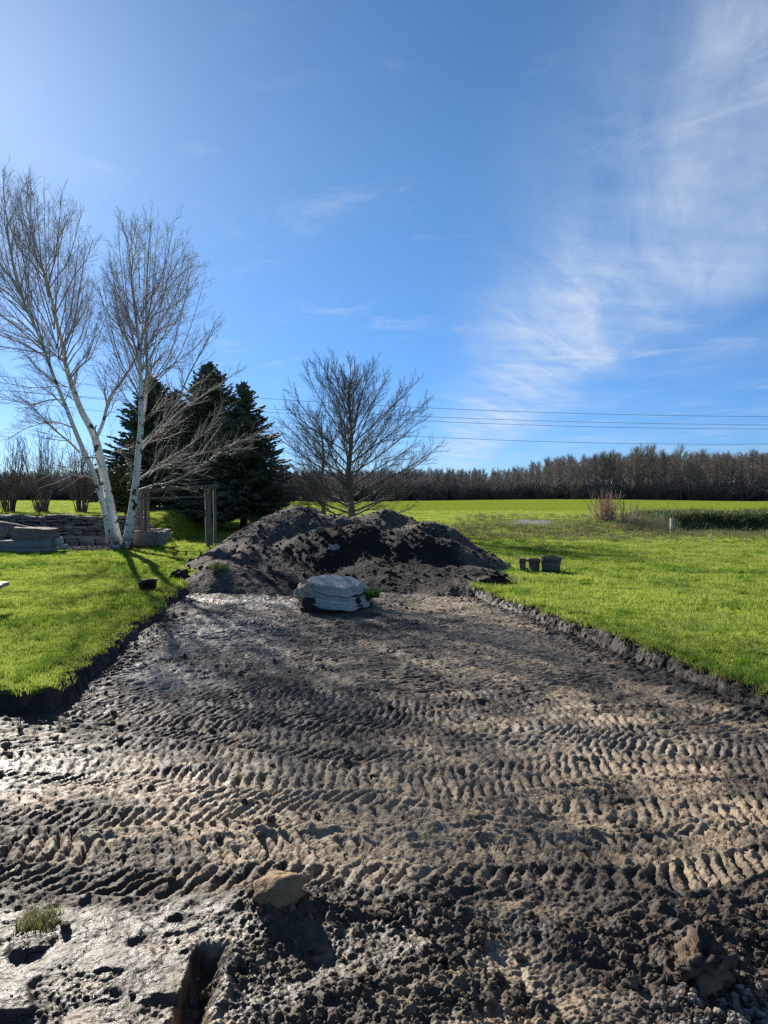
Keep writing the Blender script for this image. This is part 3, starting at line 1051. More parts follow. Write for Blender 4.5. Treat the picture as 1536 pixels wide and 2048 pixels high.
    keep = (rg.uniform(0, 1, n) < .75 + m * .5) & (x > 10.6 + rg.uniform(-.6, .8, n))
    x, y = x[keep], y[keep]
    n = len(x)
    sc = rg.uniform(.5, 1.15, n)
    rot = np.stack([rg.normal(0, .3, n), rg.normal(0, .3, n), rg.uniform(0, 6.283, n)], 1)
    scatter('bank_undergrowth', np.stack([x, y, lawn_z(x, y)], 1), rot, np.stack([sc, sc, sc], 1), rg.integers(0, 4, n), bank_p, M['bank_blade'])


scatter_grass()


# ------------------------------------------------------------------ lumps and stones
def lump_mesh(name, mat, rg, res=8, amp=.25, flat=1.0, smooth=True, freq=1.6):
    """an irregular closed lump of about unit radius"""
    V, Q, T = [], [], []
    n, m = res, res + 4
    off = rg.uniform(0, 50, 3)
    for i in range(n + 1):
        th = math.pi * i / n
        for j in range(m):
            ph = 2 * math.pi * j / m
            V.append((math.sin(th) * math.cos(ph), math.sin(th) * math.sin(ph), math.cos(th)))
    V = np.array(V)
    a = perlin(V[:, 0] * freq + off[0], V[:, 1] * freq + V[:, 2] * freq * .9 + off[1], 80)
    b = perlin(V[:, 2] * freq * 2.3 + off[2], V[:, 0] * freq * 2 - V[:, 1] * freq * 2, 81)
    V = V * (1 + amp * 1.6 * a + amp * .8 * b)[:, None]
    V[:, 2] *= flat
    for i in range(n):
        for j in range(m):
            Q.append((i * m + j, (i + 1) * m + j, (i + 1) * m + (j + 1) % m, i * m + (j + 1) % m))
    return mesh_from(name, V, np.array(Q), np.zeros((0, 3), int), mat, smooth)


def block_mesh(name, mat, rg, rnd=.28, amp=.10, sub=2):
    """a rough quarried block filling about -1..1"""
    import itertools
    k = sub + 1
    idx, V, Q = {}, [], []

    def vid(p):
        if p not in idx:
            idx[p] = len(V)
            V.append(p)
        return idx[p]
    for ax in range(3):
        for sgn in (0, sub):
            for i in range(sub):
                for j in range(sub):
                    c = []
                    for di, dj in ((0, 0), (1, 0), (1, 1), (0, 1)):
                        p = [0, 0, 0]
                        p[ax] = sgn
                        p[(ax + 1) % 3] = i + di
                        p[(ax + 2) % 3] = j + dj
                        c.append(vid(tuple(p)))
                    Q.append(c if sgn else c[::-1])
    V = np.array(V, float) * 2 / sub - 1
    sph = V / np.linalg.norm(V, axis=1)[:, None]
    V = V * (1 - rnd) + sph * 1.25 * rnd
    V += rg.normal(0, amp, V.shape)
    return mesh_from(name, V, np.array(Q), np.zeros((0, 3), int), mat, False)


def scatter_clods():
    rg = np.random.default_rng(21)
    protos = [lump_mesh('clod_shape', M['clod'], rg, 6, .30, .8, False, 2.0) for _ in range(6)]
    n = 15000
    y = 2.15 + 1.0 * rg.uniform(0, 1, n) ** .8
    x = rg.uniform(-1, 1, n) * (.56 * y + .35)
    m = perlin(x * 2.6, y * 3.2, 26)
    den = (x > -.55 + .12 * perlin(x * 2, y * 4, 90)) * (1 - .9 * sst(m, .05, .28)) * .24 + .010
    keep = rg.uniform(0, 1, n) < den * sst(3.12 - y, 0, .3)
    X = [x[keep]]
    Y = [y[keep]]
    R = [.003 + .020 * rg.uniform(0, 1, keep.sum()) ** 5]
    # along the foot of the cut banks and thinly over the yard
    n = 26000
    y = rg.uniform(3.0, 12.6, n)
    x = rg.uniform(-1, 1, n) * np.minimum(.56 * y + .3, 3.6)
    s = pit_sdf(x, y) + edge_noise(x, y)
    p = .22 * np.exp(-((s + .24) / .13) ** 2) + .04 + .10 * (perlin(x * 1.2, y * 1.2, 91) > .25)
    keep = (s < -.03) & (rg.uniform(0, 1, n) < p)
    X.append(x[keep])
    Y.append(y[keep])
    R.append(.005 + .020 * rg.uniform(0, 1, keep.sum()) ** 4)
    X, Y, R = map(np.concatenate, (X, Y, R))
    Z = mud_z(X, Y)[0]
    n = len(X)
    rot = rg.uniform(0, 6.283, (n, 3))
    scl = R[:, None] * rg.uniform(.7, 1.3, (n, 3))
    scatter('soil_crumbs', np.stack([X, Y, Z + R * .25], 1), rot, scl, rg.integers(0, 6, n), protos, M['clod'])

    # pale gravel at the near right corner and by the stone blocks
    pe = [lump_mesh('pebble_shape', M['pebble'], rg, 6, .22, .7, False, 1.4) for _ in range(5)]
    n = 6500
    x = rg.uniform(.25, 1.75, n)
    y = 2.02 + .45 * rg.uniform(0, 1, n)
    keep = rg.uniform(0, 1, n) < sst(x + 2.2 * (2.42 - y) + .3 * perlin(x * 4, y * 4, 92), .95, 1.5)
    x, y = x[keep], y[keep]
    R = .004 + .013 * rg.uniform(0, 1, len(x)) ** 3
    z = mud_z(x, y)[0]
    pts = [np.stack([x, y, z + R * .3], 1)]
    Rr = [R]
    g1 = at_lawn(160, 1098)
    n = 900
    x = g1[0] + rg.normal(0, .42, n)
    y = g1[1] + .25 + rg.normal(0, .28, n)
    R = .015 + .03 * rg.uniform(0, 1, n) ** 2
    pts.append(np.stack([x, y, lawn_z(x, y) + R * .3], 1))
    Rr.append(R)
    pts = np.concatenate(pts)
    R = np.concatenate(Rr)
    n = len(R)
    scatter('gravel', pts, rg.uniform(0, 6.283, (n, 3)), R[:, None] * rg.uniform(.7, 1.3, (n, 3)), rg.integers(0, 5, n), pe, M['pebble'])


scatter_clods()


# ------------------------------------------------------------------ the soil mound
CONES = [  # x, y, height, slope, rounding
    (-1.85, 16.2, 1.30, .62, .40), (-2.35, 15.4, .88, .62, .35), (.02, 16.4, 1.22, .62, .35), (-.9, 16.1, 1.10, .6, .6), (.85, 15.3, 1.02, .66, .30),
    (-.42, 14.6, 1.00, .74, .45), (-1.15, 14.5, .92, .74, .35), (.50, 14.4, .90, .74, .30), (1.20, 14.3, .66, .60, .25), (-2.45, 14.3, .54, .55, .3),
    (-2.75, 13.0, .38, .6, .3), (.75, 13.0, .24, .36, .5), (-1.45, 12.9, .20, .36, .5), (-.1, 13.3, .40, .5, .5), (1.5, 13.0, .32, .42, .4), (-2.1, 13.0, .26, .4, .4),
]


def mound_z(x, y):
    z = np.full(np.shape(x), -1.0)
    wx = x + .09 * perlin(x * 1.1, y * 1.1, 100) + .03 * perlin(x * 3.1, y * 3.1, 101)
    wy = y + .12 * perlin(x * 1.1, y * 1.1, 102) + .03 * perlin(x * 3.1, y * 3.1, 103)
    for cx, cy, h, sl, r in CONES:
        d = np.sqrt((wx - cx) ** 2 + (wy - cy) ** 2 + r * r) - r
        c = h - sl * d
        k = .26
        z = np.maximum(z, c) + k * .25 * np.maximum(0, 1 - np.abs(z - c) / k) ** 2
    run = perlin(x * 5.5, y * 2.2, 104)
    z = z + .035 * fbm(x * 1.3, y * 1.3, 2, 105) + .016 * np.abs(perlin(x * 5, y * 5, 108)) + .018 * np.abs(perlin(x * 12, y * 12, 109)) + .010 * perlin(x * 26, y * 26, 110) + .02 * run
    return z


def build_mound():
    xs = np.linspace(-4.4, 3.1, 300)
    ys = np.linspace(11.7, 19.6, 270)
    X, Y = np.meshgrid(xs, ys)
    Z = mound_z(X, Y)
    base = np.where(pit_sdf(X, Y) < 0, -.02, lawn_z(X, Y))
    dark_front = np.exp(-(((X + .30) / 1.75) ** 4 + ((Y - 13.5) / 1.65) ** 4)) * 1.15 + .30 * perlin(X * 1.3, Y * 1.3, 111) * (Y < 15)  # mask: darker soil colour over the heap's front face
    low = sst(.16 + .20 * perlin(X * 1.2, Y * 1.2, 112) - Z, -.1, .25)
    dark_front = dark_front * (1 - .40 * low)
    over = Z > base - .12
    keep = over[:-1, :-1] | over[1:, :-1] | over[:-1, 1:] | over[1:, 1:]
    Z = np.maximum(Z, base - .16)
    o = np.array([-.6, 14.4, .2])
    me = grid_mesh('soil_mound', X - o[0], Y - o[1], Z - o[2], M['soil'], dict(dark_front=dark_front), keep)
    ob = put('soil_mound', me)
    ob.location = o
    tag(ob, 'large heap of dug dark soil at the far end of the bare mud strip', 'soil heap')

    rg = np.random.default_rng(31)
    protos = [lump_mesh('mound_clod_shape', M['earth'], rg, 6, .32, .8, False, 2.0) for _ in range(5)]
    n = 3000
    x = rg.uniform(-4.1, 2.8, n)
    y = rg.uniform(12.5, 17.5, n)
    z = mound_z(x, y)
    base = np.where(pit_sdf(x, y) < 0, .0, lawn_z(x, y))
    keep = z > base - .03
    x, y, z = x[keep], y[keep], z[keep]
    n = len(x)
    R = .006 + .045 * rg.uniform(0, 1, n) ** 6
    scatter('mound_clods', np.stack([x, y, z], 1), rg.uniform(0, 6.283, (n, 3)), R[:, None] * rg.uniform(.7, 1.3, (n, 3)), rg.integers(0, 5, n), protos, M['soil'])


build_mound()


def hit_mound(u, v):
    for d in np.arange(12.4, 17, .01):
        p = pix(u, v, d)
        if float(mound_z(np.array([p[0]]), np.array([p[1]]))[0]) > p[2]:
            return p
    return pix(u, v, 14)


# ------------------------------------------------------------------ trees
def norm(v):
    return v / (np.linalg.norm(v) + 1e-9)


def turn(d, ang, rg, az=None):
    """direction d bent by ang about a random side"""
    ref = np.array([0, 0, 1.0]) if abs(d[2]) < .9 else np.array([1.0, 0, 0])
    u = norm(np.cross(d, ref))
    w = np.cross(d, u)
    az = rg.uniform(0, 6.283) if az is None else az
    return norm(d * math.cos(ang) + (u * math.cos(az) + w * math.sin(az)) * math.sin(ang))


def shoot(p, d, L, nseg, up, wob, rg):
    pts = [np.array(p, float)]
    d = norm(np.array(d, float))
    for _ in range(nseg):
        d = norm(d + np.array([0, 0, up / nseg]) + rg.normal(0, wob, 3))
        pts.append(pts[-1] + d * L / nseg)
    return np.array(pts)


def sample(pts, t):
    f = t * (len(pts) - 1)
    i = min(int(f), len(pts) - 2)
    return pts[i] + (pts[i + 1] - pts[i]) * (f - i), norm(pts[i + 1] - pts[i])


def twigs_on(mb, fine, pts, r0, L, n, levels, rg, up, ang, lenr, start=.2, tw_r=.004, tip_up=.2):
    """side shoots along a limb; the last level goes to `fine`"""
    for i in range(n):
        t = start + (1 - start) * (i + rg.uniform(0, 1)) / n
        p, d = sample(pts, min(t, .999))
        nd = turn(d, ang * rg.uniform(.6, 1.3), rg)
        l = L * lenr * (1.05 - .65 * t) * rg.uniform(.55, 1.25)
        if l < .06:
            continue
        last = levels == 1
        rr = max(tw_r, min(r0 * (1 - .75 * t) * .6, l * .012))
        s = shoot(p, nd, l, 3 if last else 4, up, .10, rg)
        (fine if last else mb).tube(s, np.linspace(rr, max(rr * .35, tw_r * .6), len(s)), 3 if last else 4, False)
        if not last:
            twigs_on(mb, fine, s, rr, l, max(4, int(5 + l * 6.0)), levels - 1, rg, tip_up, ang * .95, .55, .12, tw_r, tip_up)


def catmull(pts, n):
    pts = np.asarray(pts, float)
    P = np.vstack([2 * pts[0] - pts[1], pts, 2 * pts[-1] - pts[-2]])
    out = []
    for i in range(1, len(P) - 2):
        for t in np.linspace(0, 1, n, endpoint=False):
            a, b, c, d = P[i - 1], P[i], P[i + 1], P[i + 2]
            out.append(.5 * (2 * b + (c - a) * t + (2 * a - 5 * b + 4 * c - d) * t * t + (3 * b - a - 3 * c + d) * t ** 3))
    out.append(P[-2])
    return np.array(out)


def build_birch():
    rg = np.random.default_rng(41)
    b0 = at_lawn(246, 1096)
    D = b0[1]
    root = thing('birch_tree', 'bare white barked birch with several leaning stems beside the stone wall', 'tree', b0)

    def path(px, lean0=0.0, lean1=0.0):
        n = len(px)
        return catmull([pix(u, v, D + lean0 + (lean1 - lean0) * i / (n - 1)) for i, (u, v) in enumerate(px)], 5)
    stems = [
        # pixel outline of each stem, depth at foot and tip, radius foot/tip
        ([(236, 1098), (222, 1020), (205, 938), (193, 885), (181, 855), (162, 820), (146, 777), (131, 728), (125, 689), (110, 630), (100, 585), (84, 530), (66, 470), (50, 410)], .0, 1.2, .185, .010),
        ([(222, 1096), (210, 1023), (190, 955), (163, 892), (149, 858), (129, 807), (105, 747), (86, 692), (60, 632), (36, 570), (20, 500), (12, 430)], .15, -1.4, .120, .009),
        ([(253, 1096), (264, 1023), (271, 972), (277, 905), (282, 850), (282, 790), (280, 730), (276, 670), (268, 610), (262, 540), (255, 470)], -.1, -.9, .165, .008),
    ]
    limbs = [
        ([(192, 878), (206, 845), (220, 796), (247, 757), (272, 714), (290, 655), (305, 590), (318, 520)], .05, .9, .072),
        ([(283, 850), (291, 794), (294, 735), (292, 670), (292, 600), (296, 520), (302, 440)], -.1, .5, .085),
        ([(277, 960), (300, 945), (338, 930), (395, 910), (440, 898), (490, 880), (530, 865)], -.1, -1.2, .052),
        ([(277, 980), (310, 970), (346, 964), (406, 930), (440, 905), (480, 880)], -.1, -2.2, .040),
        ([(279, 905), (290, 890), (318, 862), (362, 820), (400, 795), (440, 768), (478, 740)], 0, .9, .055),
        ([(276, 960), (300, 942), (332, 922), (389, 882), (420, 850), (450, 815)], -.1, .6, .038),
        ([(281, 890), (300, 870), (335, 830), (360, 790), (380, 745), (410, 690), (432, 640)], 0, -.6, .050),
        ([(283, 780), (310, 755), (345, 730), (385, 700), (420, 660)], 0, -.9, .030),
        ([(292, 700), (310, 665), (335, 620), (360, 570), (378, 520)], .3, 1.2, .032),
        ([(293, 640), (318, 600), (350, 560), (385, 530)], .4, -.6, .026),
        ([(280, 735), (262, 690), (240, 655), (212, 620), (198, 575)], -.3, -1.3, .030),
        ([(277, 675), (255, 625), (232, 580), (222, 525)], -.5, .4, .026),
        ([(160, 905), (140, 885), (112, 862), (85, 835), (62, 812), (30, 790)], .1, -1.3, .042),
        ([(192, 960), (170, 952), (140, 950), (137, 946), (100, 948), (70, 946)], .1, -1.0, .034),
        ([(150, 858), (120, 846), (90, 846), (50, 858), (15, 880)], 0, 1.0, .026),
        ([(131, 727), (105, 705), (78, 686), (40, 672), (-10, 655)], .5, 1.6, .036),
        ([(129, 720), (100, 708), (55, 702), (10, 694), (-40, 690)], .4, -.8, .028),
        ([(145, 775), (120, 772), (68, 775), (20, 768), (-20, 760)], .2, 1.2, .026),
        ([(128, 800), (100, 800), (60, 810), (30, 800), (-15, 780)], -.2, -1.4, .030),
        ([(110, 630), (130, 590), (150, 550), (172, 520), (186, 480)], .8, .2, .028),
        ([(124, 690), (146, 660), (165, 630), (180, 590), (188, 560)], .6, 1.4, .026),
        ([(88, 545), (108, 500), (128, 455), (150, 420)], 1.0, 1.6, .022),
        ([(60, 632), (40, 600), (15, 565), (-15, 520)], -.8, -1.8, .028),
        ([(84, 690), (60, 660), (30, 635), (0, 610)], -.6, -.2, .028),
        ([(40, 580), (52, 530), (62, 470), (70, 410), (60, 370)], -1.0, -.4, .020),
        ([(20, 500), (10, 450), (8, 400), (6, 350)], -1.3, -1.0, .015),
        ([(202, 935), (190, 915), (165, 918), (140, 935), (118, 930)], -.2, -.8, .022),
        ([(211, 928), (225, 905), (240, 905), (258, 925), (266, 950)], .2, .5, .018),
    ]
    trunk_names = []
    branches, fine = MB(), MB()
    for px, l0, l1, r0, r1 in stems:
        p = path(px, l0, l1)
        t = np.linspace(0, 1, len(p))
        r = r1 + (r0 * .70 - r1) * (1 - t) ** 1.15
        r[:3] *= np.array([1.35, 1.16, 1.06])
        p[0, 2] -= .12
        tm = MB()
        tm.tube(p, r, 10)
        tm.build('trunk', M['birch'], root, b0, True, 'rad')
        top = p[len(p) // 3:]
        L = np.sum(np.linalg.norm(np.diff(top, axis=0), axis=1))
        for i in range(16):
            tt = .05 + .95 * (i + rg.uniform(0, 1)) / 16
            q, d = sample(top, min(tt, .999))
            nd = turn(d, rg.uniform(.40, .85), rg)
            l = rg.uniform(.8, 2.0) * (1.1 - .55 * tt)
            s = shoot(q, nd, l, 5, .45, .07, rg)
            branches.tube(s, np.linspace(.016, .005, len(s)), 4, False)
            twigs_on(branches, fine, s, .014, l, 13, 2, rg, .2, .55, .52, .12, .0028, .12)
    # the fans of ascending boughs that fill the two crowns
    def fan(cu, cv, ru, rv, a0, a1, n, foot):
        for i in range(n):
            a = math.radians(a0 + (a1 - a0) * (i + rg.uniform(.1, .9)) / n)
            q = rg.uniform(.72, 1.03)
            tu, tv = cu + ru * q * math.cos(a), cv - rv * q * math.sin(a)
            k = rg.uniform(0, 1)
            fu = foot[0][0] + (foot[1][0] - foot[0][0]) * k
            fv = foot[0][1] + (foot[1][1] - foot[0][1]) * k
            if fv < tv + 90:
                fu, fv = foot[0]
            mu, mv = fu + (tu - fu) * .50, fv + (tv - fv) * .36
            lim2.append(([(fu, fv), ((fu + mu) / 2 + (tu - fu) * .06, (fv + mv) / 2 - 4), (mu + (tu - fu) * .08, mv), ((mu + tu) / 2 + (tu - fu) * .07, (mv + tv) / 2), (tu, tv)], 0.0, rg.uniform(-1.7, 1.7), rg.uniform(.014, .024)))
    lim2 = []
    fan(300, 575, 108, 140, -8, 188, 24, ((284, 800), (278, 560)))
    fan(60, 560, 130, 205, 10, 120, 19, ((118, 720), (88, 545)))
    fan(15, 540, 110, 190, 60, 190, 16, ((95, 715), (40, 580)))
    fan(140, 640, 70, 90, -20, 100, 8, ((138, 760), (124, 690)))
    for px, l0, l1, r0 in lim2:
        p = path(px, l0, l1)
        t = np.linspace(0, 1, len(p))
        branches.tube(p, .005 + (r0 - .005) * (1 - t) ** .9, 5, False)
        L = np.sum(np.linalg.norm(np.diff(p, axis=0), axis=1))
        twigs_on(branches, fine, p, r0 * .5, 1.3 + .10 * L, int(5 + 4.2 * L), 2, rg, .18, .62, .62, .28, .0028, .02)
    for px, l0, l1, r0 in limbs:
        p = path(px, l0, l1)
        t = np.linspace(0, 1, len(p))
        bm = MB()
        bm.tube(p, .006 + (r0 * .70 - .006) * (1 - t) ** .9, 7)
        bm.build('branch', M['birch'], root, b0, True, 'rad')
        L = np.sum(np.linalg.norm(np.diff(p, axis=0), axis=1))
        twigs_on(branches, fine, p, r0 * .55, 1.5 + .12 * L, int(10 + 6.5 * L), 2, rg, .22, .60, .58, .15, .0028, .1)
    tag(branches.build('side_branches', M['birch'], root, b0, True, 'rad'), kind='stuff')
    tag(fine.build('twigs', M['birch'], root, b0, False, 'rad'), kind='stuff')
    sn = MB()
    sn.tube(path([(193, 873), (190, 858), (193, 850)], .05, .05)[:], .022, 6)
    sn.build('stub', M['birch'], root, b0, True, 'rad')
    return b0


BIRCH = build_birch()


def build_maple(base, H, spread, n_limb, seed, label, thin=1.0):
    rg = np.random.default_rng(seed)
    root = thing('bare_tree', label, 'tree', base)
    tm, br, fine = MB(), MB(), MB()
    tp = np.array([base + np.array([.06 * math.sin(k * 1.3), .05 * math.cos(k * 1.7), H * k / 10.0]) for k in range(11)])
    tp[0, 2] -= .3
    tr = .14 * thin * (1 - np.linspace(0, 1, 11) * .93) ** .9
    tr[0] *= 1.3
    tm.tube(tp, tr, 9)
    tm.build('trunk', M['bark'], root, base, True)
    ga = 2.39996
    for i in range(n_limb):
        f = i / (n_limb - 1)
        h = .07 + .80 * f ** 1.05
        p, d = sample(tp, h)
        az = i * ga + rg.uniform(-.4, .4)
        low = 1 - f
        elev = math.radians(9 + 60 * f ** 1.05 + rg.uniform(-8, 8))
        L = spread * (1.0 * (1 - f) ** .62 * .80 + .36) * (1 + .32 * math.sin(math.pi * f)) * rg.uniform(.84, 1.10)
        if f < .12:
            L *= .9
        dd = np.array([math.cos(az) * math.cos(elev), math.sin(az) * math.cos(elev), math.sin(elev)])
        s = shoot(p, dd, L, 8, .28 + .10 * low, .035, rg)
        r = max(.012, .042 * (1 - .6 * f)) * thin
        lm = MB()
        lm.tube(s, np.linspace(r, .006, len(s)), 6)
        lm.build('branch', M['bark'], root, base, True)
        twigs_on(br, fine, s, r * .6, L * .62, int(8 + L * 5.5), 2, rg, .28, .52, .58, .16, .0045, .18)
    tag(br.build('side_branches', M['bark'], root, base, True), kind='stuff')
    tag(fine.build('twigs', M['bark'], root, base, False), kind='stuff')


def on_lawn(u, depth):
    x = (u - 768) / F * depth
    return np.array([x, depth, float(lawn_z(x, depth))])


build_maple(on_lawn(700, 27.5), 5.75, 2.95, 56, 51, 'leafless spreading tree standing right behind the soil heap')
build_maple(on_lawn(645, 33.0), 4.9, 1.9, 20, 52, 'smaller leafless tree behind the spreading one at the soil heap', .8)


def build_spruce(base, H, R, seed, label, mat='needle', clear=.55, trunk_r=.13, dens=1.0, name='spruce_tree'):
    rg = np.random.default_rng(seed)
    root = thing(name, label, 'tree', base)
    tm, fo = MB(), MB()
    tm.tube([base + np.array([0, 0, -.3]), base + np.array([0, 0, H * .5]), base + np.array([0, 0, H * .97])], [trunk_r * 1.15, trunk_r * .6, .015], 9)
    tm.build('trunk', M['bark_dark'], root, base, True)
    B, Dv, Ls, Rs = [], [], [], []
    z = clear
    while z < H * .985:
        f = (z - clear) / (H - clear)
        rr = R * 1.12 * (1 - f) ** .80 * (.55 + .45 * min(1, f / .06 + .45)) + .06
        nb = int((9 + 8 * (1 - f)) * dens)
        for k in range(nb):
            az = rg.uniform(0, 6.283)
            L = rr * rg.uniform(.72, 1.16)
            el0 = math.radians(-14 + 50 * f ** 1.4 + rg.uniform(-9, 9))
            d = np.array([math.cos(az) * math.cos(el0), math.sin(az) * math.cos(el0), math.sin(el0)])
            s = shoot(base + np.array([0, 0, z + rg.uniform(-.09, .09)]), d, L, 5, .28, .05, rg)
            m = max(4, int(L / .075))
            side = norm(np.cross(d, [0, 0, 1]))
            for i in range(m):
                t = .10 + .90 * (i + rg.uniform(0, 1)) / m
                p, dd = sample(s, min(t, .999))
                for sg in (-1, 1):
                    l = (.13 + .34 * (1 - t) * min(1, L)) * rg.uniform(.7, 1.3)
                    v = dd * .75 + side * sg * rg.uniform(.35, .95) + np.array([0, 0, rg.uniform(-.45, .28)])
                    B.append(p)
                    Dv.append(v)
                    Ls.append(l)
                    Rs.append(.021)
            B.append(s[-2])
            Dv.append(s[-1] - s[-2])
            Ls.append(L / 5 * 1.5)
            Rs.append(.016)
        z += .115 + .05 * f
    fo.spikes(B, Dv, Ls, Rs, 3, (.35, 1.7))
    fo.spikes([base + np.array([0, 0, H * .93])], [np.array([0, 0, 1.0])], [H * .09], [.02], 4)
    tag(fo.build('foliage', M[mat], root, base, False), kind='stuff')


build_spruce(on_lawn(420, 29.5), 5.95, 2.45, 61, 'tallest dark spruce in the middle of the evergreen group', clear=.75)
build_spruce(on_lawn(487, 28.0), 5.3, 1.95, 62, 'dark spruce of the evergreen group nearest the soil heap', clear=.62)
build_spruce(on_lawn(306, 31.0), 5.25, 2.2, 63, 'dark narrower spruce partly hidden by the birch stems', clear=.5)
build_spruce(on_lawn(352, 31.5), 4.75, 2.1, 66, 'dark spruce filling the gap between the birch stems and the tallest spruce', clear=.6)
build_spruce(on_lawn(392, 33.5), 4.6, 1.6, 64, 'dark spruce at the back showing its trunk under the timber arbour', clear=.8, trunk_r=.16)
build_spruce(on_lawn(240, 25.0), 1.55, .42, 65, 'small yellowish green conifer between the birch stems', 'needle_yellow', .05, .03, 1.2, 'small_conifer')


def build_vase_shrub(u, depth, H, W, seed, label):
    rg = np.random.default_rng(seed)
    b = on_lawn(u, depth)
    root = thing('bare_shrub', label, 'shrub', b, 'vase shaped shrubs behind the wall')
    st, fine = MB(), MB()
    for k in range(46):
        a = rg.uniform(0, 6.283)
        o = b + np.array([math.cos(a) * .14, math.sin(a) * .14, -.1]) * rg.uniform(.4, 1.2)
        lean = rg.uniform(.05, 1.0) * W
        d = np.array([math.cos(a) * lean, math.sin(a) * lean, 1.0])
        L = H * rg.uniform(.7, 1.08)
        s = shoot(o, d, L, 6, .15, .055, rg)
        st.tube(s, np.linspace(.017, .005, len(s)), 4, False)
        twigs_on(st, fine, s, .012, .9, 9, 1, rg, .35, .55, .62, .25, .005)
    tag(st.build('stems', M['shrub'], root, b, True), kind='stuff')
    tag(fine.build('twigs', M['shrub'], root, b, False), kind='stuff')


build_vase_shrub(18, 25.5, 2.6, .36, 71, 'bare upright shrub behind the wall nearest the photo edge')
build_vase_shrub(84, 25.3, 2.7, .38, 72, 'bare vase shaped shrub behind the middle of the stone wall')
build_vase_shrub(163, 26.0, 2.4, .34, 73, 'bare upright shrub behind the wall close to the birch')
build_vase_shrub(-60, 26.0, 2.6, .36, 74, 'bare upright shrub behind the wall beyond the photo edge')


# ------------------------------------------------------------------ far woodland
def wood_tree_meshes(seed, H, W, lowfork):
    rg = np.random.default_rng(seed)
    tm, cr = MB(), MB()
    z = np.linspace(0, H * .86, 6)
    tp = np.stack([np.cumsum(rg.normal(0, .12, 6)), np.cumsum(rg.normal(0, .12, 6)), z], 1)
    tp[0] = (0, 0, -.6)
    tm.tube(tp, np.linspace(.22, .05, 6) * H / 14, 5, False)
    B, Dv, Ls, Rs = [], [], [], []
    for i in range(24):
        f = (i + rg.uniform(0, 1)) / 24
        p, d = sample(tp, lowfork + (1 - lowfork) * f * .98)
        az = rg.uniform(0, 6.283)
        el = math.radians(28 + 38 * f + rg.uniform(-12, 12))
        L = W * (1.05 - .65 * f) * rg.uniform(.6, 1.15)
        dd = np.array([math.cos(az) * math.cos(el), math.sin(az) * math.cos(el), math.sin(el)])
        s = shoot(p, dd, L, 4, .5, .08, rg)
        cr.tube(s, np.linspace(.07, .025, 5), 3, False)
        for k in range(30):
            q, e = sample(s, rg.uniform(.15, .999))
            v = turn(e, rg.uniform(.4, 1.1), rg) + np.array([0, 0, .12])
            B.append(q)
            Dv.append(v)
            Ls.append(rg.uniform(.5, 1.6))
            Rs.append(.020)
    cr.spikes(B, Dv, Ls, Rs, 3)
    return tm.mesh('woodland_trunk', M['wood_bark'], smooth=True), cr.mesh('woodland_crown', M['wood_twig'])


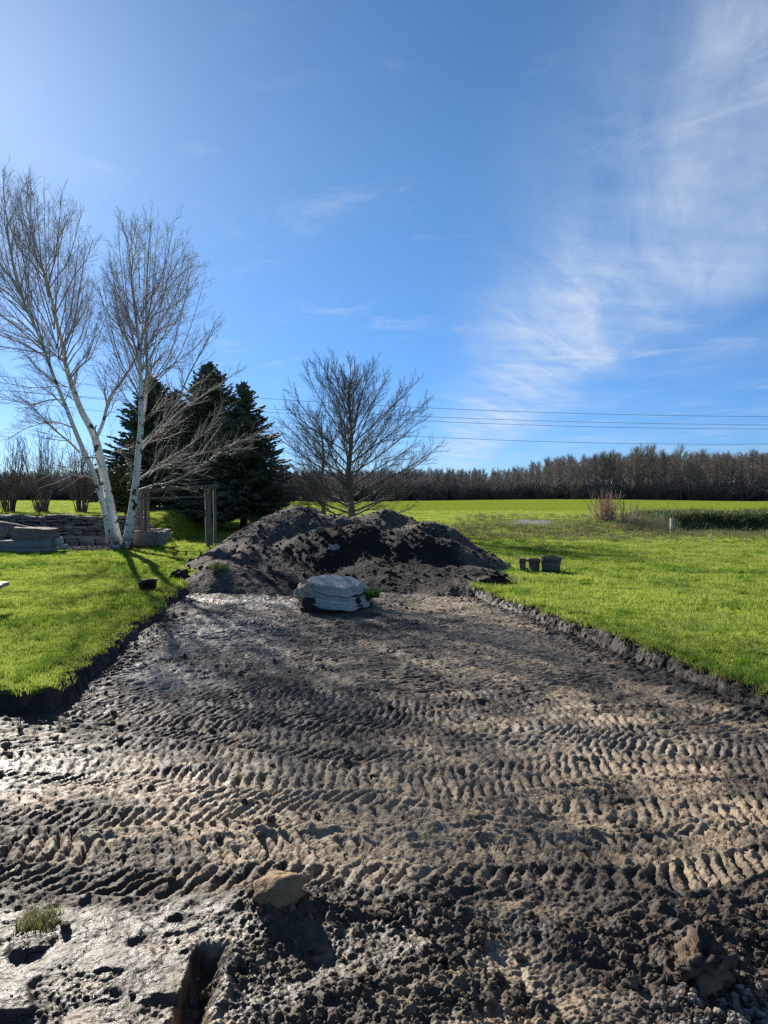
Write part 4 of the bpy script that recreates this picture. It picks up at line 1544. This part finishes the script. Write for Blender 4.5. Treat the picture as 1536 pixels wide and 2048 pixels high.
def build_woods():
    rg = np.random.default_rng(81)
    var = [wood_tree_meshes(200 + k, 14.0, 4.2, .30 + .05 * (k % 4)) for k in range(8)]
    protos = []
    for tmesh, cmesh in var:
        r = thing('woodland_tree', 'tall bare brown tree along the far edge of the wood', 'tree', (0, 0, 0), 'trees along the edge of the far wood')
        put('trunk', tmesh, r)
        put('crown', cmesh, r)
        protos.append(r)
    used = set()

    def edge_y(x):
        return 205 - .22 * x + 6 * math.sin(x * .06)

    n = 0
    xs = np.linspace(-128, 118, 270)
    for i, x in enumerate(xs):
        x = x + rg.uniform(-.6, .6)
        y = edge_y(x) + rg.uniform(0, 1) ** 1.5 * 14
        k = int(rg.integers(0, 8))
        if k in used:
            r = copy_tree(protos[k])
        else:
            r = protos[k]
            used.add(k)
        tall = (.64 + .36 * float(sst(np.array(x), 38, 60))) * (.94 + .12 * math.sin(x * .17) * math.sin(x * .05 + 1)) * rg.uniform(.88, 1.04)
        w = tall * rg.uniform(.9, 1.3)
        r['label'] = ('tall bare tree in the high right hand end of the far wood' if x > 48 else
                      'bare tree in the low stretch of far wood beyond the green field' if x > -28 else
                      'bare tree of the far wood showing behind the stone wall and birch')
        r.location = (x, y, float(lawn_z(x, y)) - .1)
        r.rotation_euler = (0, 0, rg.uniform(0, 6.283))
        r.scale = (w, w, tall)
    # the mass of the wood behind, and brush along its foot
    m = 2600
    x = rg.uniform(-215, 190, m)
    y = np.array([edge_y(a) for a in x]) + 12 + rg.uniform(0, 1, m) * 62
    tall = (.52 + .30 * sst(x, 38, 60)) * rg.uniform(.80, 1.10, m)
    allm = [k for v in var for k in v]
    joined = []
    for a, b in var:
        joined.append(b)
    pts = np.stack([x, y, lawn_z(x, y)], 1)
    pick = rg.integers(0, 8, m)
    rot = np.stack([np.zeros(m), np.zeros(m), rg.uniform(0, 6.283, m)], 1)
    scl = np.stack([tall * .95, tall * .95, tall], 1)
    scatter('woodland', np.concatenate([pts, pts]), np.concatenate([rot, rot]), np.concatenate([scl, scl]),
            np.concatenate([pick, pick + 8]), [v[1] for v in var] + [v[0] for v in var], M['wood_twig'])
    br = []
    for k in range(4):
        b = MB()
        q = 150
        a = rg.uniform(0, 6.283, q)
        base = np.stack([np.cos(a), np.sin(a), np.zeros(q)], 1) * rg.uniform(0, 1.0, (q, 1))
        base[:, 2] = rg.uniform(0, .8, q)
        d = np.stack([np.cos(a) * .5, np.sin(a) * .5, np.full(q, 1.0)], 1) + rg.normal(0, .3, (q, 3))
        b.spikes(base, d, rg.uniform(.8, 2.4, q), .035)
        br.append(b.mesh('brush_shape', M['wood_bark']))
    m = 2600
    x = rg.uniform(-170, 150, m)
    y = np.array([edge_y(a) for a in x]) - 1.5 + rg.uniform(0, 1, m) * 34
    s = rg.uniform(.8, 2.3, m)
    scatter('woodland_undergrowth', np.stack([x, y, lawn_z(x, y) - .1], 1), np.stack([np.zeros(m), np.zeros(m), rg.uniform(0, 6.283, m)], 1),
            np.stack([s, s, s], 1), rg.integers(0, 4, m), br, M['wood_bark'])


build_woods()


# ------------------------------------------------------------------ dry stone wall and blocks
def build_wall():
    rg = np.random.default_rng(91)
    y0 = 21.6
    xl, xr = -13.2, -6.75
    zb = .08
    root = thing('stone_wall', 'long low dry stone wall of dark flat stones behind the birch', 'wall', ((xl + xr) / 2, y0, zb))
    o = np.array(root.location)
    core = MB()
    core.box(((xl + xr) / 2, y0 + .22, zb + .42), ((xr - xl) / 2 - .05, .16, .40))
    core.build('wall_core', M['core'], root, o)
    protos = [block_mesh('stone', M['wall_stone'], rg, .55, .10) for _ in range(9)]
    z = zb - .04
    course = 0
    while z < zb + .84:
        h = rg.uniform(.075, .125)
        x = xl + rg.uniform(-.2, 0)
        while x < xr:
            w = rg.uniform(.16, .52)
            s = put('stone', protos[int(rg.integers(0, 9))], root)
            hh = h * rg.uniform(.62, 1.22)
            s.scale = (w * .49, rg.uniform(.11, .17), hh * .50)
            s.location = tuple(np.array([x + w / 2, y0 + rg.uniform(-.055, .045), z + h / 2]) - o)
            s.rotation_euler = (rg.normal(0, .08), rg.normal(0, .09), rg.normal(0, .10))
            x += w * 1.0
        z += h * .98
        course += 1
    # a few wide cap stones
    x = xl
    while x < xr:
        w = rg.uniform(.45, .85)
        if rg.uniform() < .7:
            s = put('cap_stone', protos[int(rg.integers(0, 9))], root)
            s.scale = (w * .5, .20, .04)
            s.location = tuple(np.array([x + w / 2, y0 + .08, z + .015]) - o)
            s.rotation_euler = (rg.normal(0, .03), rg.normal(0, .04), rg.normal(0, .1))
        x += w
    # low ledge of squared stones in front of the wall foot
    lroot = thing('stone_ledge', 'low ledge of squared stones with pale top at the wall foot', 'ledge', pix(170, 1090, 20.9))
    lroot.location.z = .12
    lo = np.array(lroot.location)
    x = pix(108, 1090, 20.9)[0]
    xe = pix(236, 1090, 20.9)[0]
    while x < xe:
        w = rg.uniform(.28, .5)
        s = put('stone', protos[int(rg.integers(0, 9))], lroot)
        s.scale = (w * .52, .17, .125)
        s.location = tuple(np.array([x + w / 2, 20.9 + rg.uniform(-.03, .03), .26]) - lo)
        s.rotation_euler = (0, rg.normal(0, .03), rg.normal(0, .06))
        x += w
    t = put('top_slab', block_mesh('top_slab', M['slab'], rg, .12, .04), lroot)
    t.scale = (.48, .15, .028)
    t.location = tuple(pix(168, 1076, 20.9) - lo + np.array([0, 0, .01]))


build_wall()


def layered_rock(name, mat, size, layers, seed, top_shift=(0, 0), taper=.85, res=40):
    """a bedded boulder: ring outline swept through thin ledges"""
    rg = np.random.default_rng(seed)
    V, Q = [], []
    rings = []
    for i in range(layers):
        f = i / (layers - 1)
        for e in (0, 1):
            z = (f + (e * .86) / (layers - 1)) if i < layers - 1 else f + e * .02
            k = 1 - (1 - taper) * f ** 1.6
            jut = 1 + rg.uniform(-.045, .045)
            rings.append((min(z, 1.02), k * jut, np.array(top_shift) * f))
    a = np.arange(res) * 2 * math.pi / res
    prof = 1 / np.maximum(np.abs(np.cos(a)) ** 2.5 + np.abs(np.sin(a)) ** 2.5, 1e-6) ** (1 / 2.5)
    prof = prof * (1 + .22 * perlin(np.cos(a) * 1.3 + seed, np.sin(a) * 1.5, 5) + .05 * perlin(np.cos(a) * 4 + seed, np.sin(a) * 4, 6))
    for z, k, sh in rings:
        jn = 1 + .028 * perlin(np.cos(a) * 5 + z * 9, np.sin(a) * 5 + z * 7, 7)
        x = prof * k * jn * np.cos(a) + sh[0]
        y = prof * k * jn * np.sin(a) + sh[1]
        zz = z + .035 * perlin(x * 2.0 + seed, y * 2.0, 8) + .12 * perlin(x * .8 + seed, y * .8, 9) * z
        V.append(np.stack([x * size[0], y * size[1], zz * size[2]], 1))
    n = len(rings)
    V = np.concatenate(V)
    for i in range(n - 1):
        for j in range(res):
            Q.append((i * res + j, i * res + (j + 1) % res, (i + 1) * res + (j + 1) % res, (i + 1) * res + j))
    # crown the top with inner rings so that it can undulate
    last = V[-res:]
    T = []
    cen = last.mean(0)
    base = (n - 1) * res
    prev = base
    cnt = len(V)
    VV = [V]
    for f in (.75, .5, .25):
        r = cen + (last - cen) * f
        r[:, 2] = cen[2] + (last[:, 2] - cen[2]) * f + size[2] * (.06 * perlin(r[:, 0] * 5, r[:, 1] * 5, 10) + .05 * (1 - f))
        VV.append(r)
        for j in range(res):
            Q.append((prev + j, prev + (j + 1) % res, cnt + (j + 1) % res, cnt + j))
        prev = cnt
        cnt += res
    VV.append(cen[None] + np.array([[0, 0, size[2] * .05]]))
    for j in range(res):
        T.append((prev + j, prev + (j + 1) % res, cnt))
    return mesh_from(name, np.concatenate(VV), np.array(Q), np.array(T), mat, False)


def build_rocks():
    rg = np.random.default_rng(95)
    # boulder left standing on its plug of earth in the dug strip
    c = at_mud(668, 1226)
    c[1] += .42
    plug_me = layered_rock('soil_plug', M['earth'], (.50, .42, .24), 5, 3, (0, 0), .92)
    plug = put('soil_plug', plug_me)
    plug.location = (c[0], c[1], -.05)
    plug.rotation_euler = (0, 0, .1)
    tag(plug, 'block of dark earth left under the grey boulder in the mud strip', 'earth block')
    me = layered_rock('boulder', M['boulder'], (.48, .44, .24), 9, 12, (-.08, .06), .66)
    b = put('boulder', me)
    b.location = (c[0] - .01, c[1], .125)
    b.rotation_euler = (.22, .13, .08)
    cm = lump_mesh('broken_corner', plain('pale_break', (0.40, 0.33, 0.20), (0.58, 0.50, 0.34), 12, 0.8, 0.02, 50), np.random.default_rng(9), 12, .30, 1.0, False, 1.6)
    co = put('broken_corner', cm, b)
    co.scale = (.10, .12, .13)
    co.location = (-.44, -.16, .13)
    co.rotation_euler = (0, .5, .3)
    tag(co, 'yellowish broken corner')
    tag(b, 'large pale grey layered boulder sitting in the middle of the bare mud', 'boulder')
    # tuft of turf still clinging to its right side
    tp = MB()

    def tuft(name, label, loc, mat, n, rad, h0, h1, w, seed):
        o = put(name, tuft_mesh(name, mat, n, rad, h0, h1, w, 1.2, np.random.default_rng(seed)))
        o.location = tuple(loc)
        tag(o, label, 'grass tuft')
        return o
    tuft('grass_tuft', 'green tuft of turf clinging to the side of the grey boulder', (c[0] + .50, c[1] - .05, .16), M['lush_blade'], 260, .11, .06, .20, .004, 1)
    p = at_mud(78, 1850)
    tuft('grass_tuft', 'yellowish grass tuft left in the wet mud near the photo corner', p, M['weed_blade'], 520, .085, .03, .085, .0017, 2)
    p = at_mud(505, 1556)
    tuft('grass_tuft', 'small scrap of dry grass pressed in the rutted mud', p, M['weed_blade'], 200, .09, .015, .055, .002, 3)
    p = hit_mound(437, 1140)
    tuft('grass_tuft', 'grass tuft on a slumped sod at the foot of the soil heap', p, M['weed_blade'], 240, .16, .06, .20, .004, 4)

    # single stones and clods one can point at
    def rock(name, label, cat, loc, size, mat, seed, amp=.16, rot=0.0, res=16, freq=1.3, tilt=0.0):
        o = put(name, lump_mesh(name, mat, np.random.default_rng(seed), res, amp, 1.0, res > 14, freq))
        o.scale = size
        o.location = tuple(loc)
        o.rotation_euler = (tilt, 0, rot)
        tag(o, label, cat)
        return o
    p = at_mud(556, 1800)
    rock('stone', 'rounded brown stone half sunk in the mud beside the tyre ruts', 'stone', p + np.array([0, .04, .004]), (.100, .080, .078), M['brown_rock'], 4, .14, .2, 18)
    p = at_mud(1412, 1975)
    rock('soil_clod', 'big dark knobbly lump of soil in the near right foreground', 'soil clod', p + np.array([0, .03, .05]), (.085, .075, .085), M['clod'], 5, .40, .4, 20, 2.4)
    p = hit_mound(669, 1098)
    rock('stone', 'pale flat stone stuck in the dark face of the soil heap', 'stone', p, (.105, .05, .085), M['pale_rock'], 6, .22, .2, 10)
    p = hit_mound(641, 1062)
    rock('stone', 'mossy olive stone near the top of the soil heap', 'stone', p, (.085, .05, .075), M['brown_rock'], 7, .2, .0, 10)
    for (u, v), r, seed, lab in (((700, 1168), .055, 8, 'small grey stone at the foot of the soil heap behind the boulder'),):
        p = hit_mound(u, v)
        rock('stone', lab, 'stone', p, (r, r, r * .7), M['pale_rock'], seed, .2, 0, 10)
    # sods at the bank corner
    for (u, v), s, seed, lab in (((362, 1158), (.17, .14, .11), 21, 'torn sod on the turf edge left of the soil heap'),
                                 ((985, 1165), (.26, .20, .12), 22, 'broken sod with dry grass where the mud meets the right lawn'),
                                 ((1090, 1152), (.05, .04, .03), 23, 'little clod of soil on the lawn below the wooden tubs')):
        p = at_lawn(u, v)
        rock('sod', lab, 'sod', p + np.array([0, 0, s[2] * .3]), s, M['earth'], seed, .34, .3, 14, 2.0)

    # quarried blocks near the wall
    y = at_lawn(60, 1104)[1]
    p0 = pix(40, 1095, y + .35)
    sl = put('stone_slab', layered_rock('stone_slab', M['slab'], (.95, .32, .30), 3, 31, (0, 0), .97))
    sl.location = (pix(38, 1095, y + .35)[0], y + .35, .12)
    tag(sl, 'long light grey stone slab lying at the edge of the lawn', 'stone slab')
    bk = put('stone_block', layered_rock('stone_block', M['boulder_red'], (.60, .26, .30), 4, 33, (.02, 0), .96))
    bk.location = (pix(66, 1085, y + .42)[0], y + .42, .42)
    tag(bk, 'dark reddish stone block with pale rough top lying on the grey slab', 'stone block')
    lg = MB()
    a, b2 = pix(-12, 1050, y + .95), pix(78, 1062, y + .95)
    pts = np.array([a + (b2 - a) * t for t in np.linspace(0, 1, 5)])
    lg.tube(pts, [.13, .12, .11, .09, .05], 9)
    o = lg.build('driftwood_log', M['wood_grey'], None, pts[2], True)
    o.location = tuple(pts[2])
    tag(o, 'weathered grey log leaning behind the reddish stone block', 'log')
    for k, ((u, v), s, lab) in enumerate((((4, 1062), (.16, .14, .13), 'rounded dark stone at the end of the grey log'),
                                          ((118, 1083), (.12, .10, .11), 'pale angular stone by the end of the reddish block'),
                                          ((128, 1094), (.11, .09, .07), 'flat grey stone lying on the gravel by the slab'))):
        pp = pix(u, v, y + (.8 if k == 0 else .45))
        rock('stone', lab, 'stone', pp, s, M['pale_rock'] if k else M['slab'], 50 + k, .2, .3, 10)
    # stone edged bed right of the birch
    yb = 20.3
    broot = thing('stone_planter', 'low stone edged bed heaped with dry stalks right of the birch', 'planter', pix(300, 1085, yb))
    broot.location.z = .15
    bo = np.array(broot.location)
    for (u0, u1, v0, v1, dy, m) in ((268, 312, 1062, 1092, 0, 'boulder_red'), (309, 330, 1063, 1090, .12, 'slab'), (327, 337, 1059, 1077, .5, 'slab'), (296, 320, 1058, 1068, .55, 'boulder_red')):
        a, b3 = pix(u0, v1, yb + dy), pix(u1, v0, yb + dy)
        s = put('stone', block_mesh('stone', M[m], rg, .16, .05, 3), broot)
        s.scale = ((b3[0] - a[0]) / 2, .2, (b3[2] - a[2]) / 2)
        s.location = tuple((a + b3) / 2 + np.array([0, .1, 0]) - bo)
    st = MB()
    q = 130
    base = np.stack([rg.uniform(pix(285, 1060, yb)[0], pix(325, 1060, yb)[0], q), yb + rg.uniform(-.05, .5, q), np.full(q, .50)], 1)
    st.spikes(base, rg.normal(0, 1, (q, 3)) * np.array([1, 1, .25]), rg.uniform(.1, .3, q), .008)
    tag(st.build('dry_stalks', M['straw'], broot, bo), kind='stuff')


build_rocks()


# ------------------------------------------------------------------ arbour, tubs, tray, bench, stakes, wires
def build_arbour():
    rg = np.random.default_rng(101)
    y0 = 20.6
    root = thing('timber_arbour', 'weathered grey timber arbour with slatted end in front of the spruces', 'arbour', (pix(360, 1085, y0)[0], y0, .2))
    o = np.array(root.location)

    def bar(name, p, q, w, mat='wood_grey'):
        m = MB()
        p, q = np.array(p, float), np.array(q, float)
        t = np.linspace(0, 1, 5)[:, None]
        pts = p + (q - p) * t
        pts[1:4] += rg.normal(0, .006, (3, 3))
        m.tube(pts, w, 4)
        return m.build(name, M[mat], root, o, False)

    def vert(u0, v0, u1, v1, d, w):
        a, b = pix(u0, v0, d), pix(u1, v1, d)
        a[2] = min(a[2], float(lawn_z(a[0], a[1])) - .05)
        return a, b
    bar('post', *vert(416, 1090, 411, 973, y0, .07), .062)
    bar('post', *vert(421, 1084, 419, 976, y0 + .5, .06), .055)
    bar('post', *vert(430, 1075, 429, 974, y0 + 1.2, .06), .058)
    bar('post', *vert(283, 1078, 284, 980, y0 + .1, .06), .055)
    bar('post', *vert(290, 1074, 291, 981, y0 + 1.2, .06), .055)
    bar('beam', pix(272, 983, y0 - .05), pix(434, 972, y0 - .05), .050)
    bar('beam', pix(278, 980, y0 + 1.25), pix(438, 974, y0 + 1.25), .050)
    bar('rail', pix(280, 996, y0 + .06), pix(412, 994, y0 + .06), .026)
    bar('beam', pix(411, 973, y0 - .2), pix(431, 974, y0 + 1.5), .045)
    bar('beam', pix(283, 980, y0 - .2), pix(291, 979, y0 + 1.5), .045)
    for k in range(5):
        u = 300 + k * 26
        bar('rafter', pix(u, 977, y0 - .25), pix(u + 3, 974, y0 + 1.45), .030)
    bar('brace', pix(412, 978, y0 + .05), pix(424, 990, y0 + .5), .030)
    for k in range(7):                      # slatted end screen behind the birch stem
        u = 271 + k * 4.4
        a, b = vert(u, 1066, u + .5, 984, y0 + .25, .03)
        bar('slat', a, b, .030)
    return root


build_arbour()


def lathe(mb, prof, sides, cx, cy, groove=0.0):
    a = np.arange(sides) * 2 * math.pi / sides
    r = np.array([p[0] for p in prof])[:, None]
    z = np.array([p[1] for p in prof])[:, None]
    g = 1 - groove * (np.arange(sides) % 3 == 0)
    V = np.stack([cx + r * g * np.cos(a), cy + r * g * np.sin(a), z + 0 * a], -1)
    n = len(prof)
    Q = []
    for i in range(n - 1):
        for j in range(sides):
            Q.append((i * sides + j, i * sides + (j + 1) % sides, (i + 1) * sides + (j + 1) % sides, (i + 1) * sides + j))
    mb.add(V.reshape(-1, 3), Q)


def build_tubs():
    def tub(u0, u1, vb, vt, label, hoops, seed, name='wooden_tub'):
        b = at_lawn((u0 + u1) / 2, vb)
        d = b[1]
        R = (u1 - u0) / 2 / F * d
        H = (vb - vt) / F * d
        b[1] += R
        root = thing(name, label, 'tub', b, 'wooden tubs on the lawn')
        m = MB()
        rb = R * .80
        lathe(m, [(.001, .0), (rb, 0), (rb + (R - rb) * .5, H * .5), (R, H), (R * .90, H), (R * .88, H * .70), (.001, H * .68)], 48, 0, 0, .035)
        m.build('staves', M['stave'], root)
        for hz in hoops:
            h = MB()
            rr = rb + (R - rb) * hz
            lathe(h, [(rr * 1.012, H * (hz - .045)), (rr * 1.03, H * (hz - .045)), (rr * 1.035, H * (hz + .045)), (rr * 1.012, H * (hz + .045))], 40, 0, 0)
            h.build('hoop', M['hoop'], root)
        s = MB()
        lathe(s, [(R * .86, H * .715), (R * .5, H * .75), (.001, H * .74)], 20, 0, 0)
        s.build('soil', M['earth'], root)
        return b, R, H
    tub(1085, 1128, 1146, 1114, 'largest wooden half barrel tub standing on the lawn', (.12, .72), 1)
    b2, R2, H2 = tub(1058, 1083, 1144, 1118, 'middle sized wooden tub between the hand pump and the big tub', (.72,), 2)
    # small wooden hand pump beside them
    b = at_lawn(1045, 1143)
    root = thing('wooden_hand_pump', 'small wooden garden pump with spout beside the wooden tubs', 'garden pump', b)
    k = b[1] / F
    m = MB()
    lathe(m, [(.001, -.02), (6.0 * k, -.02), (7.2 * k, 26 * k), (7.2 * k, 27 * k), (.001, 27.4 * k)], 16, 0, 0)
    m.build('body', M['stave'], root)
    m = MB()
    lathe(m, [(7.0 * k, 18 * k), (7.6 * k, 18 * k), (7.6 * k, 21 * k), (7.0 * k, 21 * k)], 16, 0, 0)
    m.build('hoop', M['hoop'], root)
    m = MB()
    m.tube([(5 * k, 0, 22 * k), (10 * k, 0, 22.5 * k), (14 * k, .02, 22 * k)], [2.0 * k, 1.8 * k, 1.7 * k], 8)
    m.build('spout', M['hoop'], root, smooth=True)
    m = MB()
    m.tube([(5 * k, 0, 6 * k), (9 * k, -.02, 6 * k), (9.5 * k, -.02, 2 * k)], 1.6 * k, 8)
    m.build('foot_tap', M['hoop'], root, smooth=True)


build_tubs()


def build_tray():
    b = at_lawn(292, 1181)
    k = b[1] / F
    m = MB()
    a = np.arange(40) * 2 * math.pi / 40
    n = 3.4
    sx = np.sign(np.cos(a)) * np.abs(np.cos(a)) ** (2 / n)
    sy = np.sign(np.sin(a)) * np.abs(np.sin(a)) ** (2 / n)
    rings = [(.01, .0), (.86, 0), (.90, .01), (1.0, .105), (1.05, .110), (1.04, .122), (.96, .118), (.88, .03), (.01, .025)]
    V = []
    for r, z in rings:
        V.append(np.stack([sx * r * 18.5 * k, sy * r * 15 * k, z + .018 * np.cos(a) * (z > .05)], 1))
    Q = []
    for i in range(len(rings) - 1):
        for j in range(40):
            Q.append((i * 40 + j, i * 40 + (j + 1) % 40, (i + 1) * 40 + (j + 1) % 40, (i + 1) * 40 + j))
    m.add(np.concatenate(V), Q)
    o = m.build('plastic_tray', M['black'], None, (0, 0, 0), True)
    o.location = (b[0], b[1] + 14 * k, b[2] + .02)
    o.rotation_euler = (.06, -.05, .12)
    tag(o, 'shallow black plastic tray lying on the lawn near the mud edge', 'tray')


build_tray()


def build_bench():
    b = np.array([-5.13, 9.4, float(lawn_z(-5.13, 9.4))])
    root = thing('wooden_bench', 'pale wooden garden bench whose board end juts in at the photo edge', 'bench', b)
    for k in range(3):
        m = MB()
        m.box((-.02 - (.0 if k == 0 else .06), -.12 + .14 * k, .35), (.50, .066, .022), .05, -.05)
        m.build('seat_board', M['plank'], root)
    for sx in (-.38, .20):
        for sy in (-.12, .16):
            m = MB()
            m.box((sx, sy, .155), (.035, .03, .175))
            m.build('leg', M['plank'], root)


build_bench()


def build_berm_plants():
    rg = np.random.default_rng(111)
    # reddish brush clump on the berm
    for (u, v, H, W, n, seed, lab) in ((1212, 1040, 1.22, .75, 80, 1, 'reddish bare shrub with fanned stems on the grassy berm'),
                                       ((1262), 1044, .85, .5, 26, 2, 'sparse bare shrub just right of the reddish one')):
        b = at_lawn(u, v)
        rg = np.random.default_rng(seed)
        root = thing('brush_shrub', lab, 'shrub', b)
        st, fine = MB(), MB()
        for k in range(n):
            a = rg.uniform(0, 6.283)
            o = b + np.array([rg.normal(0, .22), rg.normal(0, .15), -.05])
            lean = rg.uniform(.05, 1.0) * W
            s = shoot(o, np.array([math.cos(a) * lean, math.sin(a) * lean, 1.0]), H * rg.uniform(.5, 1.1), 5, .1, .10, rg)
            st.tube(s, np.linspace(.013, .006, len(s)), 4, False)
            twigs_on(st, fine, s, .009, .5, 5, 1, rg, .3, .6, .6, .3, .004)
        tag(st.build('stems', M['red_stem'], root, b), kind='stuff')
        tag(fine.build('twigs', M['red_stem'], root, b), kind='stuff')
    # straw coloured dead stalks beside the post
    rg = np.random.default_rng(6)
    m = MB()
    c = at_lawn(1300, 1058)
    q = 420
    x = c[0] + rg.normal(0, .62, q)
    y = c[1] + rg.normal(0, .5, q) + .3
    d = rg.normal(0, .28, (q, 3)) + np.array([0, 0, 1.0])
    m.spikes(np.stack([x, y, lawn_z(x, y)], 1), d, rg.uniform(.15, .55, q), .007)
    tag(m.build('dead_stalks', M['straw']), kind='stuff')
    m = MB()
    b = at_lawn(1342, 1064)
    root = thing('reed_clump', 'few tall thin dry reeds rising behind the white post', 'reeds', b + np.array([0, .6, 0]))
    for k in range(7):
        o = np.array([rg.uniform(-.35, .25), rg.uniform(-.2, .3), -.1])
        s = shoot(o, np.array([rg.normal(0, .10), rg.normal(0, .1), 1.0]), rg.uniform(.9, 1.35), 4, 0, .03, rg)
        r = MB()
        r.tube(s, np.linspace(.008, .003, len(s)), 4)
        r.build('stalk', M['straw'], root)
    m = MB()
    H = 26 / F * b[1]
    a = np.array([[-.035, -.02], [.035, -.02], [.035, .02], [-.035, .02]])
    m.box((0, 0, H / 2 - .1), (.04, .028, H / 2 + .1))
    m.box((0, 0, H + .012), (.05, .036, .012))
    o = m.build('marker_post', M['post_white'])
    o.location = tuple(b)
    o.rotation_euler = (0, .04, .2)
    tag(o, 'short pale marker post at the left end of the dark ditch bank', 'post')


build_berm_plants()


def build_wires():
    spec = [((515, 796), (820, 814), (1536, 833), 'uppermost thin power line crossing the sky'),
            ((540, 818), (820, 832), (1536, 850), 'second power line from the top crossing the sky'),
            ((545, 825), (830, 841), (1536, 858), 'third power line, close under the second one'),
            ((560, 855), (860, 874), (1536, 888), 'lowest power line, just above the far wood')]
    for i, (a, b, c, lab) in enumerate(spec):
        d = 88 + i * 1.0
        u = np.array([a[0], b[0], c[0]], float)
        v = np.array([a[1], b[1], c[1]], float)
        co = np.polyfit(u, v, 2)
        uu = np.linspace(-500, 2150, 40)
        pts = np.array([pix(k, np.polyval(co, k), d) for k in uu])
        m = MB()
        m.tube(pts, .021, 5)
        o = m.build('power_line', M['wire'], None, pts[20], True)
        o.location = tuple(pts[20])
        tag(o, lab, 'power line', 'overhead power lines')


build_wires()
